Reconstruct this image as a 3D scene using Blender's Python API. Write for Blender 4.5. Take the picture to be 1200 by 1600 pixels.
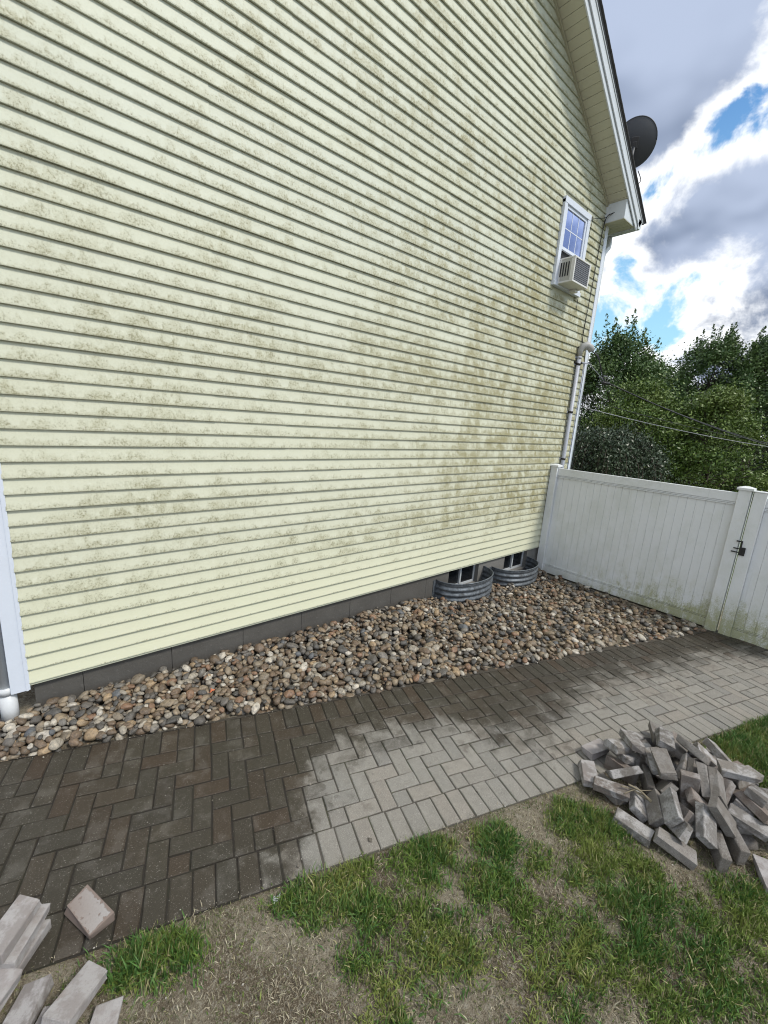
import bpy, math, random
import numpy as np
from mathutils import Vector, Matrix, Euler, noise as mnoise

random.seed(11)
RNG = np.random.default_rng(11)
rad = math.radians
sc = bpy.context.scene
for o in list(bpy.data.objects):
    bpy.data.objects.remove(o)
COL = sc.collection

# ------------------------------------------------------------------ camera
CAM = Vector((0.151, -3.447, 1.9345))
cam_d = bpy.data.cameras.new('camera')
cam = bpy.data.objects.new('camera', cam_d)
COL.objects.link(cam)
cam_R = Matrix(((0.765006, 0.637755, 0.089635), (-0.640553, 0.739050, 0.208559), (0.066765, -0.216965, 0.973893)))
cam.matrix_world = Matrix.Translation(CAM) @ (cam_R @ Matrix.Rotation(rad(90), 3, 'X')).to_4x4()
cam_d.sensor_fit = 'HORIZONTAL'
cam_d.sensor_width = 36.0
cam_d.lens = 36.0 * 649.0 / 1200.0
cam_d.clip_start = 0.05
cam_d.clip_end = 2000
sc.camera = cam

# ------------------------------------------------------------------ node helper
class NT:
    def __init__(self, tree):
        self.t = tree; self.n = tree.nodes; self.l = tree.links
    def new(self, typ, **kw):
        nd = self.n.new(typ)
        for k, v in kw.items(): setattr(nd, k, v)
        return nd
    def put(self, sock, v):
        if v is None: return
        if isinstance(v, bpy.types.NodeSocket): self.l.new(v, sock)
        elif isinstance(v, (tuple, list)) and len(v) == 3 and sock.type == 'RGBA': sock.default_value = (*v, 1)
        else: sock.default_value = v
    def m(self, op, a, b=None, c=None, clamp=False):
        nd = self.new('ShaderNodeMath', operation=op, use_clamp=clamp)
        for i, v in enumerate((a, b, c)): self.put(nd.inputs[i], v)
        return nd.outputs[0]
    def vm(self, op, a, b=None, scale=None):
        nd = self.new('ShaderNodeVectorMath', operation=op)
        self.put(nd.inputs[0], a); self.put(nd.inputs[1], b)
        if scale is not None: self.put(nd.inputs['Scale'], scale)
        return nd.outputs['Value'] if op in ('DOT_PRODUCT', 'LENGTH', 'DISTANCE') else nd.outputs['Vector']
    def mix(self, f, a, b, mode='MIX'):
        nd = self.new('ShaderNodeMix', data_type='RGBA', blend_type=mode)
        self.put(nd.inputs[0], f); self.put(nd.inputs[6], a); self.put(nd.inputs[7], b)
        return nd.outputs[2]
    def noise(self, vec, scale, detail=3, rough=.55, dist=0, out='Fac'):
        nd = self.new('ShaderNodeTexNoise')
        self.put(nd.inputs['Vector'], vec); nd.inputs['Scale'].default_value = scale
        nd.inputs['Detail'].default_value = detail; nd.inputs['Roughness'].default_value = rough
        nd.inputs['Distortion'].default_value = dist
        return nd.outputs[out]
    def vor(self, vec, scale, out='Distance', feature='F1'):
        nd = self.new('ShaderNodeTexVoronoi', feature=feature)
        self.put(nd.inputs['Vector'], vec); nd.inputs['Scale'].default_value = scale
        return nd.outputs[out]
    def ss(self, v, a, b, lo=0.0, hi=1.0):
        nd = self.new('ShaderNodeMapRange', interpolation_type='SMOOTHSTEP')
        self.put(nd.inputs[0], v)
        for i, x in zip((1, 2, 3, 4), (a, b, lo, hi)): self.put(nd.inputs[i], x)
        return nd.outputs[0]
    def ramp(self, f, stops, interp='LINEAR'):
        nd = self.new('ShaderNodeValToRGB'); cr = nd.color_ramp; cr.interpolation = interp
        while len(cr.elements) < len(stops): cr.elements.new(.5)
        for e_, (p, c) in zip(cr.elements, stops): e_.position = p; e_.color = (*c, 1)
        self.put(nd.inputs[0], f); return nd.outputs[0]
    def pos(self): return self.new('ShaderNodeNewGeometry').outputs['Position']
    def xyz(self, v):
        nd = self.new('ShaderNodeSeparateXYZ'); self.put(nd.inputs[0], v); return nd.outputs
    def comb(self, x, y, z):
        nd = self.new('ShaderNodeCombineXYZ')
        for i, v in enumerate((x, y, z)): self.put(nd.inputs[i], v)
        return nd.outputs[0]
    def scalev(self, v, s): return self.vm('MULTIPLY', v, s)
    def rnd(self):          # one random number per piece, single or joined
        a = self.new('ShaderNodeObjectInfo').outputs['Random']
        b = self.new('ShaderNodeNewGeometry').outputs['Random Per Island']
        return self.m('FRACT', self.m('ADD', a, self.m('MULTIPLY', b, 7.31)))
    def bump(self, h, strength=.3, dist=.005):
        nd = self.new('ShaderNodeBump'); nd.inputs['Strength'].default_value = strength
        nd.inputs['Distance'].default_value = dist; self.put(nd.inputs['Height'], h); return nd.outputs[0]

MATS = {}
def mat(name, fn):
    if name in MATS: return MATS[name]
    m_ = bpy.data.materials.new(name); m_.use_nodes = True
    t = NT(m_.node_tree)
    b = t.n['Principled BSDF']
    r = fn(t)
    for k, v in r.items():
        if k == 'spec': t.put(b.inputs['Specular IOR Level'], v)
        elif k == 'trans': t.put(b.inputs['Transmission Weight'], v)
        else: t.put(b.inputs[k], v)
    MATS[name] = m_
    return m_
def flat(name, c, rough=.6, metal=0.0, spec=.5, var=.12, scale=8):
    def fn(t):
        n = t.noise(t.pos(), scale, 4)
        n2 = t.noise(t.pos(), scale * 9, 3)
        f = t.m('ADD', t.m('MULTIPLY', t.m('SUBTRACT', n, .5), 2 * var), t.m('MULTIPLY', t.m('SUBTRACT', n2, .5), var))
        col = t.mix(1.0, c, t.comb(t.m('ADD', 1, f), t.m('ADD', 1, f), t.m('ADD', 1, f)), 'MULTIPLY')
        return {'Base Color': col, 'Roughness': rough, 'Metallic': metal, 'spec': spec,
                'Normal': t.bump(n2, .15, .003)}
    return mat(name, fn)

# ------------------------------------------------------------------ world, sun, exposure
SUN_EL, SUN_AZ = 52.0, 0.0
sun_vec = Vector((0.22, -0.62, 0.86)).normalized()        # towards the sun
w = bpy.data.worlds.new('World'); sc.world = w; w.use_nodes = True
wt = NT(w.node_tree); wt.n.clear()
sky = wt.new('ShaderNodeTexSky', sky_type='NISHITA', sun_disc=False)
sky.sun_elevation = math.asin(sun_vec.z); sky.sun_rotation = math.atan2(sun_vec.x, sun_vec.y)
sky.air_density = 1.0; sky.dust_density = 1.5; sky.ozone_density = 2.0
def build_sky():
    t = wt
    d = t.vm('NORMALIZE', t.new('ShaderNodeTexCoord').outputs['Generated'])
    x, y, z = t.xyz(d)
    zz = t.m('ADD', t.m('MAXIMUM', z, 0.0), 0.30)
    # clouds lie on a layer overhead: divide by height so that they shrink towards the horizon
    p = t.comb(t.m('DIVIDE', x, zz), t.m('DIVIDE', y, zz), t.m('MULTIPLY', z, .8))
    p = t.vm('ADD', p, SKY_OFF)
    big = t.noise(p, 1.7, 6, .55, .3)
    wisp = t.noise(t.vm('ADD', d, (.3, .1, .7)), 9.0, 6, .6, .25)
    dens = t.m('ADD', t.m('ADD', t.m('MULTIPLY', big, .8), .115), t.m('MULTIPLY', t.m('SUBTRACT', wisp, .5), .62))
    # the cloud banks over the roof and the openings between them
    for (bx_, by_, bz_), k_, amp in CLOUDS:
        g = t.m('POWER', 2.71828, t.m('MULTIPLY', t.m('SUBTRACT', t.vm('DOT_PRODUCT', d, (bx_, by_, bz_)), 1.0), k_))
        dens = t.m('ADD', dens, t.m('MULTIPLY', g, amp))
    cover = t.ss(dens, .40, .50)
    thick = t.ss(dens, .49, .655)
    shade = t.noise(t.vm('ADD', p, (5, 2, 1)), 2.6, 3, .55)
    white = (13.0, 13.2, 13.4)
    grey = t.mix(t.ss(shade, .34, .66), (1.9, 2.5, 3.8), (5.4, 6.3, 8.2))
    cloud = t.mix(thick, white, grey)
    blue = t.mix(1.0, sky.outputs[0], (.95, 1.55, 1.95), 'MULTIPLY')
    blue = t.mix(t.ss(z, .6, .0), blue, (5.2, 9.2, 11.4))
    col = t.mix(cover, blue, cloud)
    bg = t.new('ShaderNodeBackground'); t.put(bg.inputs[0], col); bg.inputs[1].default_value = 0.075
    out = t.new('ShaderNodeOutputWorld'); t.l.new(bg.outputs[0], out.inputs[0])
SKY_OFF = (3.3, 1.7, 0.4)
CLOUDS = [((0.8511, 0.2176, 0.4778), 300, -.03), ((0.8360, 0.2160, 0.5044), 500, -.05),
          ((0.7400, 0.3556, 0.5709), 39, 0.17),
          ((0.7812, 0.2774, 0.5592), 83, 0.15),
          ((0.7828, 0.3925, 0.4829), 156, 0.12),
          ((0.8511, 0.2176, 0.4778), 260, -0.26),
          ((0.8335, 0.2842, 0.4739), 600, -0.15),
          ((0.8512, 0.3252, 0.4119), 400, -0.17),
          ((0.8655, 0.2617, 0.4271), 1111, -0.05),
          ((0.9034, 0.2279, 0.3631), 237, 0.19),
          ((0.8967, 0.2982, 0.3272), 400, 0.13),
          ((0.8614, 0.3805, 0.3366), 1111, 0.08),
          ((0.8752, 0.3701, 0.3116), 2066, -0.10),
          ((0.8861, 0.3958, 0.2414), 204, -0.17),
          ((0.9188, 0.2882, 0.2696), 400, -0.17),
          ((0.9365, 0.2893, 0.1982), 625, 0.07),
          ((0.9535, 0.1827, 0.2395), 400, 0.14),
          ((0.9338, 0.2360, 0.2688), 1111, -0.08)]
build_sky()

sun_d = bpy.data.lights.new('sun', 'SUN'); sun_d.energy = 2.2; sun_d.angle = rad(12); sun_d.color = (1, .95, .86)
sun = bpy.data.objects.new('sun', sun_d); COL.objects.link(sun)
sun.rotation_euler = (-sun_vec).to_track_quat('-Z', 'Y').to_euler()
sun.location = (2, -4, 12)

sc.view_settings.view_transform = 'Standard'; sc.view_settings.look = 'None'
sc.view_settings.gamma = 1; sc.view_settings.use_curve_mapping = False
sc.view_settings.exposure = 0.36
sc.render.engine = 'CYCLES'
sc.cycles.pixel_filter_type = 'BLACKMAN_HARRIS'; sc.cycles.filter_width = 1.1
sc.cycles.max_bounces = 4; sc.cycles.diffuse_bounces = 2; sc.cycles.transparent_max_bounces = 8

# ------------------------------------------------------------------ mesh helpers
def gz(x): return -0.26 - 0.025 * max(-3.0, min(9.0, x))           # top of the paving, a gentle fall along the wall
A17 = rad(17.4)
TV = (math.cos(A17), -math.sin(A17)); NV = (-math.sin(A17), -math.cos(A17))
def path_xy(s, n): return (TV[0] * s + NV[0] * n, TV[1] * s + NV[1] * n)
def path_sn(x, y): return (TV[0] * x + TV[1] * y, NV[0] * x + NV[1] * y)
PS, PN = 0.1018, 0.1035
N_IN, N_H0, N_H1, N_OUT = 0.42, 0.627, 0.627 + 8 * 0.1043, 1.662

def link(name, me, m=None, parent=None, world=True):
    o = bpy.data.objects.new(name, me); COL.objects.link(o)
    if m is not None and me is not None:
        me.materials.clear()
        for q in (m if isinstance(m, (list, tuple)) else [m]): me.materials.append(q)
    if parent is not None:
        o.parent = parent
        if world:                                          # mesh is in world coordinates
            p = parent; off = Vector()
            while p is not None: off += p.location; p = p.parent
            o.location = -off
    return o
def tag(o, label=None, cat=None, group=None, kind=None):
    if label: o['label'] = label
    if cat: o['category'] = cat
    if group: o['group'] = group
    if kind: o['kind'] = kind
    return o
def thing(name, loc, label, cat, group=None):
    o = bpy.data.objects.new(name, None); COL.objects.link(o)
    o.location = loc; o.empty_display_size = .1
    return tag(o, label, cat, group)

class MB:
    def __init__(self): self.v = []; self.f = []
    def add(self, vs, fs):
        b = len(self.v); self.v += [tuple(p) for p in vs]; self.f += [tuple(i + b for i in f) for f in fs]; return self
    def box(self, x0, x1, y0, y1, z0, z1):
        return self.add([(x0, y0, z0), (x1, y0, z0), (x1, y1, z0), (x0, y1, z0), (x0, y0, z1), (x1, y0, z1), (x1, y1, z1), (x0, y1, z1)],
                 [(0, 3, 2, 1), (4, 5, 6, 7), (0, 1, 5, 4), (1, 2, 6, 5), (2, 3, 7, 6), (3, 0, 4, 7)])
    def obox(self, c, ax, ay, az, sx, sy, sz):
        c, ax, ay, az = (Vector(q) for q in (c, ax, ay, az)); vs = []
        for k in (-1, 1):
            for i, j in ((-1, -1), (1, -1), (1, 1), (-1, 1)): vs.append(c + ax * (i * sx / 2) + ay * (j * sy / 2) + az * (k * sz / 2))
        return self.add(vs, [(0, 3, 2, 1), (4, 5, 6, 7), (0, 1, 5, 4), (1, 2, 6, 5), (2, 3, 7, 6), (3, 0, 4, 7)])
    def prism(self, poly, axis, a, b):
        """poly: 2D outline in the two other axes, extruded from a to b"""
        n = len(poly)
        def P(q, h): return (h, q[0], q[1]) if axis == 'x' else (q[0], h, q[1]) if axis == 'y' else (q[0], q[1], h)
        vs = [P(q, a) for q in poly] + [P(q, b) for q in poly]
        fs = [(i, (i + 1) % n, n + (i + 1) % n, n + i) for i in range(n)] + [tuple(range(n - 1, -1, -1)), tuple(range(n, 2 * n))]
        return self.add(vs, fs)
    def tube(self, pts, r, n=8, cap=True):
        pts = [Vector(p) for p in pts]; rs = r if isinstance(r, (list, tuple)) else [r] * len(pts)
        rings = []; up = None
        for i, p in enumerate(pts):
            d = (pts[min(i + 1, len(pts) - 1)] - pts[max(i - 1, 0)]).normalized()
            if up is None: up = d.orthogonal().normalized()
            up = (up - d * up.dot(d))
            up = up.normalized() if up.length > 1e-5 else d.orthogonal().normalized()
            s = d.cross(up)
            rings.append([p + (up * math.cos(2 * math.pi * k / n) + s * math.sin(2 * math.pi * k / n)) * rs[i] for k in range(n)])
        vs = [q for rg in rings for q in rg]; fs = []
        for i in range(len(pts) - 1):
            for k in range(n): fs.append((i * n + k, i * n + (k + 1) % n, (i + 1) * n + (k + 1) % n, (i + 1) * n + k))
        if cap: fs += [tuple(range(n - 1, -1, -1)), tuple((len(pts) - 1) * n + k for k in range(n))]
        return self.add(vs, fs)
    def mesh(self, name='mesh', smooth=False):
        me = bpy.data.meshes.new(name); me.from_pydata(self.v, [], self.f); me.update()
        if smooth: me.polygons.foreach_set('use_smooth', [True] * len(me.polygons))
        return me
    def build(self, name, m, parent=None, smooth=False, bevel=0, seg=2):
        o = link(name, self.mesh(name, smooth), m, parent)
        if bevel: bev(o, bevel, seg)
        return o
def bev(o, wd, seg=2):
    md = o.modifiers.new('bevel', 'BEVEL'); md.width = wd; md.segments = seg; md.limit_method = 'ANGLE'; md.angle_limit = rad(40)
    return o
def np_mesh(name, V, F, smooth=False):
    """V (n,3), F (m,k) arrays"""
    me = bpy.data.meshes.new(name); V = np.ascontiguousarray(V, dtype=np.float32); F = np.ascontiguousarray(F, dtype=np.int32)
    k = F.shape[1]
    me.vertices.add(len(V)); me.vertices.foreach_set('co', V.ravel())
    me.loops.add(F.size); me.loops.foreach_set('vertex_index', F.ravel())
    me.polygons.add(len(F)); me.polygons.foreach_set('loop_start', np.arange(0, F.size, k, dtype=np.int32))
    me.polygons.foreach_set('loop_total', np.full(len(F), k, dtype=np.int32))
    if smooth: me.polygons.foreach_set('use_smooth', np.ones(len(F), dtype=bool))
    me.update(calc_edges=True); me.validate()
    return me
def cam_px(P):
    q = cam_R.transposed() @ (Vector(P) - CAM)
    return 600 + 649 * q.x / q.y, 800 - 649 * q.z / q.y, q.y

# ------------------------------------------------------------------ materials
E = 0.1016                       # one siding course
def f_siding(t):
    P = t.pos(); x, y, z = t.xyz(P)
    fr = t.m('FRACT', t.m('ADD', t.m('DIVIDE', z, E), .001))
    row = t.m('FLOOR', t.m('DIVIDE', z, E))
    rown = t.new('ShaderNodeTexWhiteNoise', noise_dimensions='1D'); t.put(rown.inputs['W'], row)
    shift = t.m('MULTIPLY', rown.outputs[0], 31.0)
    base = t.mix(t.ss(z, .95, .1), t.mix(t.ss(z, 1.2, 4.2), (.625, .635, .51), (.60, .63, .54)), (.665, .67, .50))
    base = t.mix(t.m('MULTIPLY', t.rnd(), .3), base, (.62, .63, .48))
    # where mildew grows: broad patches, heavy towards the fence corner, sparse on the lowest courses
    broad = t.noise(t.scalev(P, (.8, 1, 1.1)), 1.0, 3, .6)
    heavy = t.m('MULTIPLY', t.ss(x, 2.0, 6.2), t.m('MULTIPLY', t.ss(z, .1, .9), t.ss(z, 6.4, 3.4)))
    low = t.ss(z, .12, .75, .12, 1.0)
    amt = t.m('MULTIPLY', low, t.m('ADD', t.m('ADD', t.m('MULTIPLY', t.ss(broad, .34, .62), .5), .48), t.m('MULTIPLY', heavy, .55)))
    q = t.comb(t.m('ADD', x, shift), 0.0, z)
    patch = t.noise(t.scalev(q, (9, 1, 13)), 1.0, 5, .7)
    fine = t.noise(t.scalev(q, (70, 1, 60)), 1.0, 4, .8)
    col_ = t.noise(t.scalev(P, (4.5, 1, 1.3)), 1.0, 4, .7)       # stains running down over several courses
    blob = t.noise(t.scalev(P, (2.6, 1, 2.2)), 1.0, 5, .7, .5)
    # blooms that rise from the drip edge of each course to an uneven height
    env = t.ss(t.noise(t.comb(t.m('ADD', x, shift), 3.0, t.m('MULTIPLY', z, .6)), 11.0, 4, .65), .32, .68, .15, 1.25)
    amt2 = t.m('MULTIPLY', amt, t.ss(t.m('ADD', t.m('MULTIPLY', blob, .6), t.m('MULTIPLY', col_, .4)), .34, .62, .5, 1.1))
    rise = t.m('MULTIPLY', env, t.m('ADD', t.m('MULTIPLY', amt2, 1.15), .12))
    prof = t.m('MULTIPLY', t.ss(fr, rise, t.m('MULTIPLY', rise, .25)), t.ss(fr, .005, .06))
    mott = t.ss(t.m('ADD', t.m('MULTIPLY', patch, .5), t.m('MULTIPLY', fine, .5)), .40, .60)
    film = t.m('MULTIPLY', amt2, t.m('ADD', .30, t.m('MULTIPLY', prof, .60)))
    film = t.m('MULTIPLY', film, t.m('ADD', .55, t.m('MULTIPLY', mott, .5)))
    c = t.mix(t.m('MULTIPLY', film, 1.05, clamp=True), base, (.385, .375, .25))
    spk = t.m('ADD', t.m('MULTIPLY', fine, .7), t.m('MULTIPLY', patch, .3))
    dirt = t.m('MULTIPLY', t.ss(spk, .50, .60), t.m('ADD', t.m('MULTIPLY', prof, .9), t.m('MULTIPLY', amt2, .16)))
    green = t.mix(t.ss(x, 2.0, 5.6), (.18, .17, .10), (.16, .135, .05))
    c = t.mix(t.m('MULTIPLY', dirt, .75, clamp=True), c, green)
    ol = t.m('ADD', t.m('MULTIPLY', col_, .3), t.m('ADD', t.m('MULTIPLY', blob, .35), t.m('MULTIPLY', fine, .35)))
    olive = t.m('MULTIPLY', t.m('MULTIPLY', heavy, t.ss(ol, .44, .58)), t.m('ADD', .22, t.m('MULTIPLY', prof, .5)))
    c = t.mix(olive, c, (.25, .22, .095))
    # rinsed pale flecks
    fl = t.m('MULTIPLY', t.ss(t.noise(t.scalev(q, (22, 1, 26)), 1, 3, .7), .60, .68), .4)
    c = t.mix(fl, c, (.70, .70, .60))
    wav = t.noise(t.scalev(P, (1.6, 1, 7)), 1, 3)
    return {'Base Color': c, 'Roughness': .55, 'spec': .3, 'Normal': t.bump(t.m('ADD', wav, t.m('MULTIPLY', t.noise(t.scalev(P, (14, 1, 240)), 1, 3), .06)), .25, .012)}
M_SID = mat('vinyl_siding', f_siding)
M_TRIM = flat('trim_white', (.66, .71, .80), .45, var=.05)
M_SOFF = flat('soffit_vinyl', (.55, .54, .42), .55, var=.06)
M_FASC = flat('fascia_metal', (.62, .66, .70), .35, var=.06)
M_GUT = flat('gutter_white', (.62, .66, .68), .4, var=.08)
def f_shingle(t):
    P = t.pos(); n = t.noise(P, 30, 4, .7); r = t.rnd()
    return {'Base Color': t.mix(n, (.06, .063, .07), (.13, .13, .135)), 'Roughness': .95, 'Normal': t.bump(n, .5, .006)}
M_SHIN = mat('roof_shingle', f_shingle)
def f_found(t):
    P = t.pos(); x, y, z = t.xyz(P)
    n = t.noise(P, 4, 6, .65); n2 = t.noise(P, 45, 4, .7)
    c = t.mix(n, (.055, .05, .045), (.115, .11, .10))
    c = t.mix(t.m('MULTIPLY', t.ss(t.noise(t.scalev(P, (30, 1, 30)), 1, 4, .75), .57, .68), .35), c, (.20, .19, .175))
    c = t.mix(t.m('MULTIPLY', t.ss(x, 4.0, 5.0), .7), c, (.22, .215, .205))
    return {'Base Color': c, 'Roughness': .85, 'Normal': t.bump(t.m('ADD', n, n2), .5, .006)}
M_FOUND = mat('foundation_concrete', f_found)
def f_galv(t):
    P = t.pos(); n = t.noise(P, 12, 5, .6); v = t.vor(P, 45, 'Color')
    g = t.new('ShaderNodeRGBToBW'); t.put(g.inputs[0], v)
    c = t.mix(g.outputs[0], (.09, .105, .12), (.19, .21, .235))
    c = t.mix(t.ss(n, .45, .75), c, (.065, .07, .075))
    return {'Base Color': c, 'Metallic': .5, 'Roughness': t.ss(n, .3, .7, .48, .7), 'Normal': t.bump(n, .2, .003)}
M_GALV = mat('galvanised_steel', f_galv)
def f_glass(t):
    n = t.noise(t.pos(), 3, 2)
    return {'Base Color': (.36, .46, .78), 'Metallic': .8, 'Roughness': .04, 'Normal': t.bump(n, .04, .01)}
M_GLASS = mat('window_glass', f_glass)
M_GLASSD = flat('dark_glass', (.012, .014, .017), .08, var=.05)
M_DARK = flat('dark_interior', (.012, .013, .015), .7)
def f_vinyl(t):
    P = t.pos(); x, y, z = t.xyz(P)
    base = t.mix(t.noise(P, 2.5, 3), (.71, .73, .745), (.76, .78, .795))
    n = t.noise(t.scalev(P, (1, 9, 5)), 1, 5, .7); fine = t.noise(P, 85, 5, .75)
    h = t.m('ADD', z, .43)
    low = t.m('MULTIPLY', t.ss(h, 1.0, .0), t.ss(y, .6, -2.4, .45, 1.35))
    top = t.m('MULTIPLY', t.ss(h, 1.66, 1.80), .45)
    d = t.m('ADD', low, top)
    a = t.ss(t.m('ADD', t.m('MULTIPLY', fine, .55), t.m('MULTIPLY', n, .55)), t.m('SUBTRACT', .82, t.m('MULTIPLY', d, .32)), t.m('SUBTRACT', 1.0, t.m('MULTIPLY', d, .3)))
    c = t.mix(t.m('MULTIPLY', a, .85), base, (.27, .28, .11))
    c = t.mix(t.m('MULTIPLY', t.m('MULTIPLY', d, t.ss(n, .3, .8)), .45), c, (.42, .42, .27))
    sp = t.ss(t.noise(P, 26, 2, .5), .76, .80)
    c = t.mix(t.m('MULTIPLY', sp, .35), c, (.25, .25, .24))
    st = t.ss(t.noise(t.scalev(P, (30, 30, 1.2)), 1, 3), .58, .8)
    c = t.mix(t.m('MULTIPLY', st, .22), c, (.40, .42, .38))
    allover = t.m('MULTIPLY', t.ss(t.noise(t.scalev(P, (1, 2.2, 1.6)), 1.0, 6, .75), .44, .66), .24)
    c = t.mix(allover, c, (.46, .49, .41))
    return {'Base Color': c, 'Roughness': .42, 'spec': .4}
M_VINYL = mat('white_vinyl', f_vinyl)
M_BLACK = flat('black_plastic', (.012, .012, .013), .5, var=.1)
M_CABLE = flat('cable_black', (.015, .015, .017), .55)
M_CABLEG = flat('cable_grey', (.30, .31, .32), .5)
M_COND = flat('conduit_grey', (.42, .44, .50), .45, var=.08)
M_ACW = flat('appliance_white', (.66, .66, .64), .45, var=.08)
M_ACG = flat('appliance_grille', (.15, .155, .175), .5)
M_PVC = flat('pvc_white', (.60, .62, .64), .4, var=.15)
M_DISH = flat('dish_grey', (.05, .055, .065), .5, var=.08)
M_SOIL = None
def soil_col(t, P):
    n = t.noise(P, 2.6, 5, .65); n2 = t.noise(P, 45, 5, .8); n3 = t.noise(P, 230, 3, .7)
    c = t.mix(t.ss(n, .40, .60), (.125, .098, .066), (.265, .23, .17))
    c = t.mix(t.m('MULTIPLY', t.ss(n2, .5, .62), .7), c, (.36, .335, .275))
    c = t.mix(t.m('MULTIPLY', t.ss(n2, .46, .36), .6), c, (.08, .066, .048))
    c = t.mix(t.m('MULTIPLY', t.ss(n3, .54, .64), .6), c, (.44, .40, .31))
    c = t.mix(t.m('MULTIPLY', t.ss(n3, .46, .36), .6), c, (.05, .04, .028))
    return c, t.m('ADD', t.m('MULTIPLY', n2, 1.0), t.m('MULTIPLY', n3, .5))
def f_soil(t):
    P = t.pos(); c, h = soil_col(t, P)
    x, y, z = t.xyz(P)
    far = t.ss(x, 7.2, 8.5)
    c = t.mix(far, c, (.06, .09, .03))
    return {'Base Color': c, 'Roughness': .95, 'spec': .2, 'Normal': t.bump(h, .9, .02)}
M_SOIL = mat('bare_soil', f_soil)
def wet_mask(t, P, vary=None):
    """a hosed-down area of the path: wet where n < edge(s), ragged, with stray splashes"""
    s = t.vm('DOT_PRODUCT', P, (TV[0], TV[1], 0)); n = t.vm('DOT_PRODUCT', P, (NV[0], NV[1], 0))
    fc = t.new('ShaderNodeFloatCurve'); cv = fc.mapping.curves[0]
    S0, S1, N0, N1 = -1.0, 8.0, .3, 2.3
    pts = [(-1, 2.25), (.8, 2.22), (1.3, 1.9), (1.55, 1.55), (1.75, 1.22), (2.0, 1.0), (2.4, .93), (2.8, .97), (3.05, 1.12), (3.27, 1.28), (3.6, 1.24), (4.0, 1.06), (4.6, .96), (5.4, .92), (6.2, .88), (6.9, 1.0), (8, 1.1)]
    for i, (a, b) in enumerate(pts):
        u_, v_ = (a - S0) / (S1 - S0), (b - N0) / (N1 - N0)
        if i == 0: cv.points[0].location = (u_, v_)
        elif i == len(pts) - 1: cv.points[len(cv.points) - 1].location = (u_, v_)
        else: cv.points.new(u_, v_)
    for p in cv.points: p.handle_type = 'AUTO_CLAMPED'
    fc.mapping.update()
    s2 = t.m('ADD', s, t.m('MULTIPLY', t.m('SUBTRACT', t.noise(P, 3.2, 4, .65), .5), .9))
    t.put(fc.inputs['Value'], t.m('DIVIDE', t.m('SUBTRACT', s2, S0), S1 - S0))
    edge = t.m('ADD', t.m('MULTIPLY', fc.outputs[0], N1 - N0), N0)
    rag = t.m('ADD', t.m('MULTIPLY', t.m('SUBTRACT', t.noise(P, 6, 5, .65, .6), .5), .75), t.m('MULTIPLY', t.m('SUBTRACT', t.noise(P, 30, 4, .7), .5), .30))
    d = t.m('SUBTRACT', t.m('ADD', edge, rag), n)
    if vary is not None: d = t.m('ADD', d, t.m('MULTIPLY', t.m('SUBTRACT', vary, .5), .12))
    wet = t.ss(d, -.20, .22)
    dry_off = t.ss(d, -.08, .34)                  # dries towards the edge
    spl = t.vor(t.vm('ADD', P, t.vm('SCALE', t.noise(P, 25, 2, .5, 0, 'Color'), None, .06)), 14, 'Distance')
    spots = t.m('MULTIPLY', t.ss(spl, .46, .36), t.m('MULTIPLY', t.ss(d, -.36, -.05), t.ss(t.noise(P, 4, 2), .44, .56)))
    return t.m('MAXIMUM', wet, t.m('MULTIPLY', spots, .8)), dry_off
def f_paver(t):
    P = t.pos(); r = t.rnd()
    c = t.ramp(r, [(0, (.215, .202, .178)), (.25, (.25, .238, .212)), (.5, (.195, .188, .17)), (.72, (.26, .241, .21)), (.88, (.23, .208, .18)), (1, (.185, .18, .168))])
    n = t.noise(P, 16, 5, .7); n2 = t.noise(P, 130, 4, .8); n3 = t.noise(P, 300, 2, .7)
    c = t.mix(t.m('MULTIPLY', t.ss(n, .42, .64), .5), c, (.19, .178, .155))
    c = t.mix(t.m('MULTIPLY', t.ss(n2, .46, .34), .6), c, (.11, .10, .09))
    c = t.mix(t.m('MULTIPLY', t.ss(n3, .55, .66), .55), c, (.50, .48, .44))
    wet, dry = wet_mask(t, P, r)
    blot = t.m('MULTIPLY', t.ss(t.noise(P, 9, 4, .65), .5, .66), .5)
    red = t.mix(1.0, c, t.mix(t.ss(t.m('FRACT', t.m('MULTIPLY', r, 7.7)), .45, .95), (.185, .168, .135), (.21, .16, .118)), 'MULTIPLY')
    film = t.mix(t.m('MAXIMUM', t.m('MULTIPLY', t.m('SUBTRACT', 1.0, dry), .34), t.m('MULTIPLY', blot, .3)), red, c)
    lt = t.ss(t.noise(P, 150, 2, .6), .64, .69)          # sand grains and grit lying on the bricks
    c2 = t.mix(wet, c, film)
    c2 = t.mix(t.m('MULTIPLY', lt, .5), c2, (.42, .40, .36))
    h = t.m('ADD', t.m('MULTIPLY', n2, .6), t.m('MULTIPLY', n3, .5))
    return {'Base Color': c2, 'Roughness': t.mix(wet, (.92, .92, .92), (.5, .5, .5)), 'spec': .35, 'Normal': t.bump(h, .8, .006)}
M_PAV = mat('concrete_paver', f_paver)
def f_joint(t):
    P = t.pos(); n = t.noise(P, 90, 4, .75); n2 = t.noise(P, 6, 4, .6)
    wet, _ = wet_mask(t, P)
    c = t.mix(n, (.045, .04, .034), (.12, .108, .09))
    c = t.mix(t.ss(n2, .45, .75), c, (.08, .085, .05))
    c = t.mix(wet, c, t.mix(1.0, c, (.3, .28, .26), 'MULTIPLY'))
    return {'Base Color': c, 'Roughness': .95, 'Normal': t.bump(n, .8, .008)}
M_JOINT = mat('joint_sand', f_joint)
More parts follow.
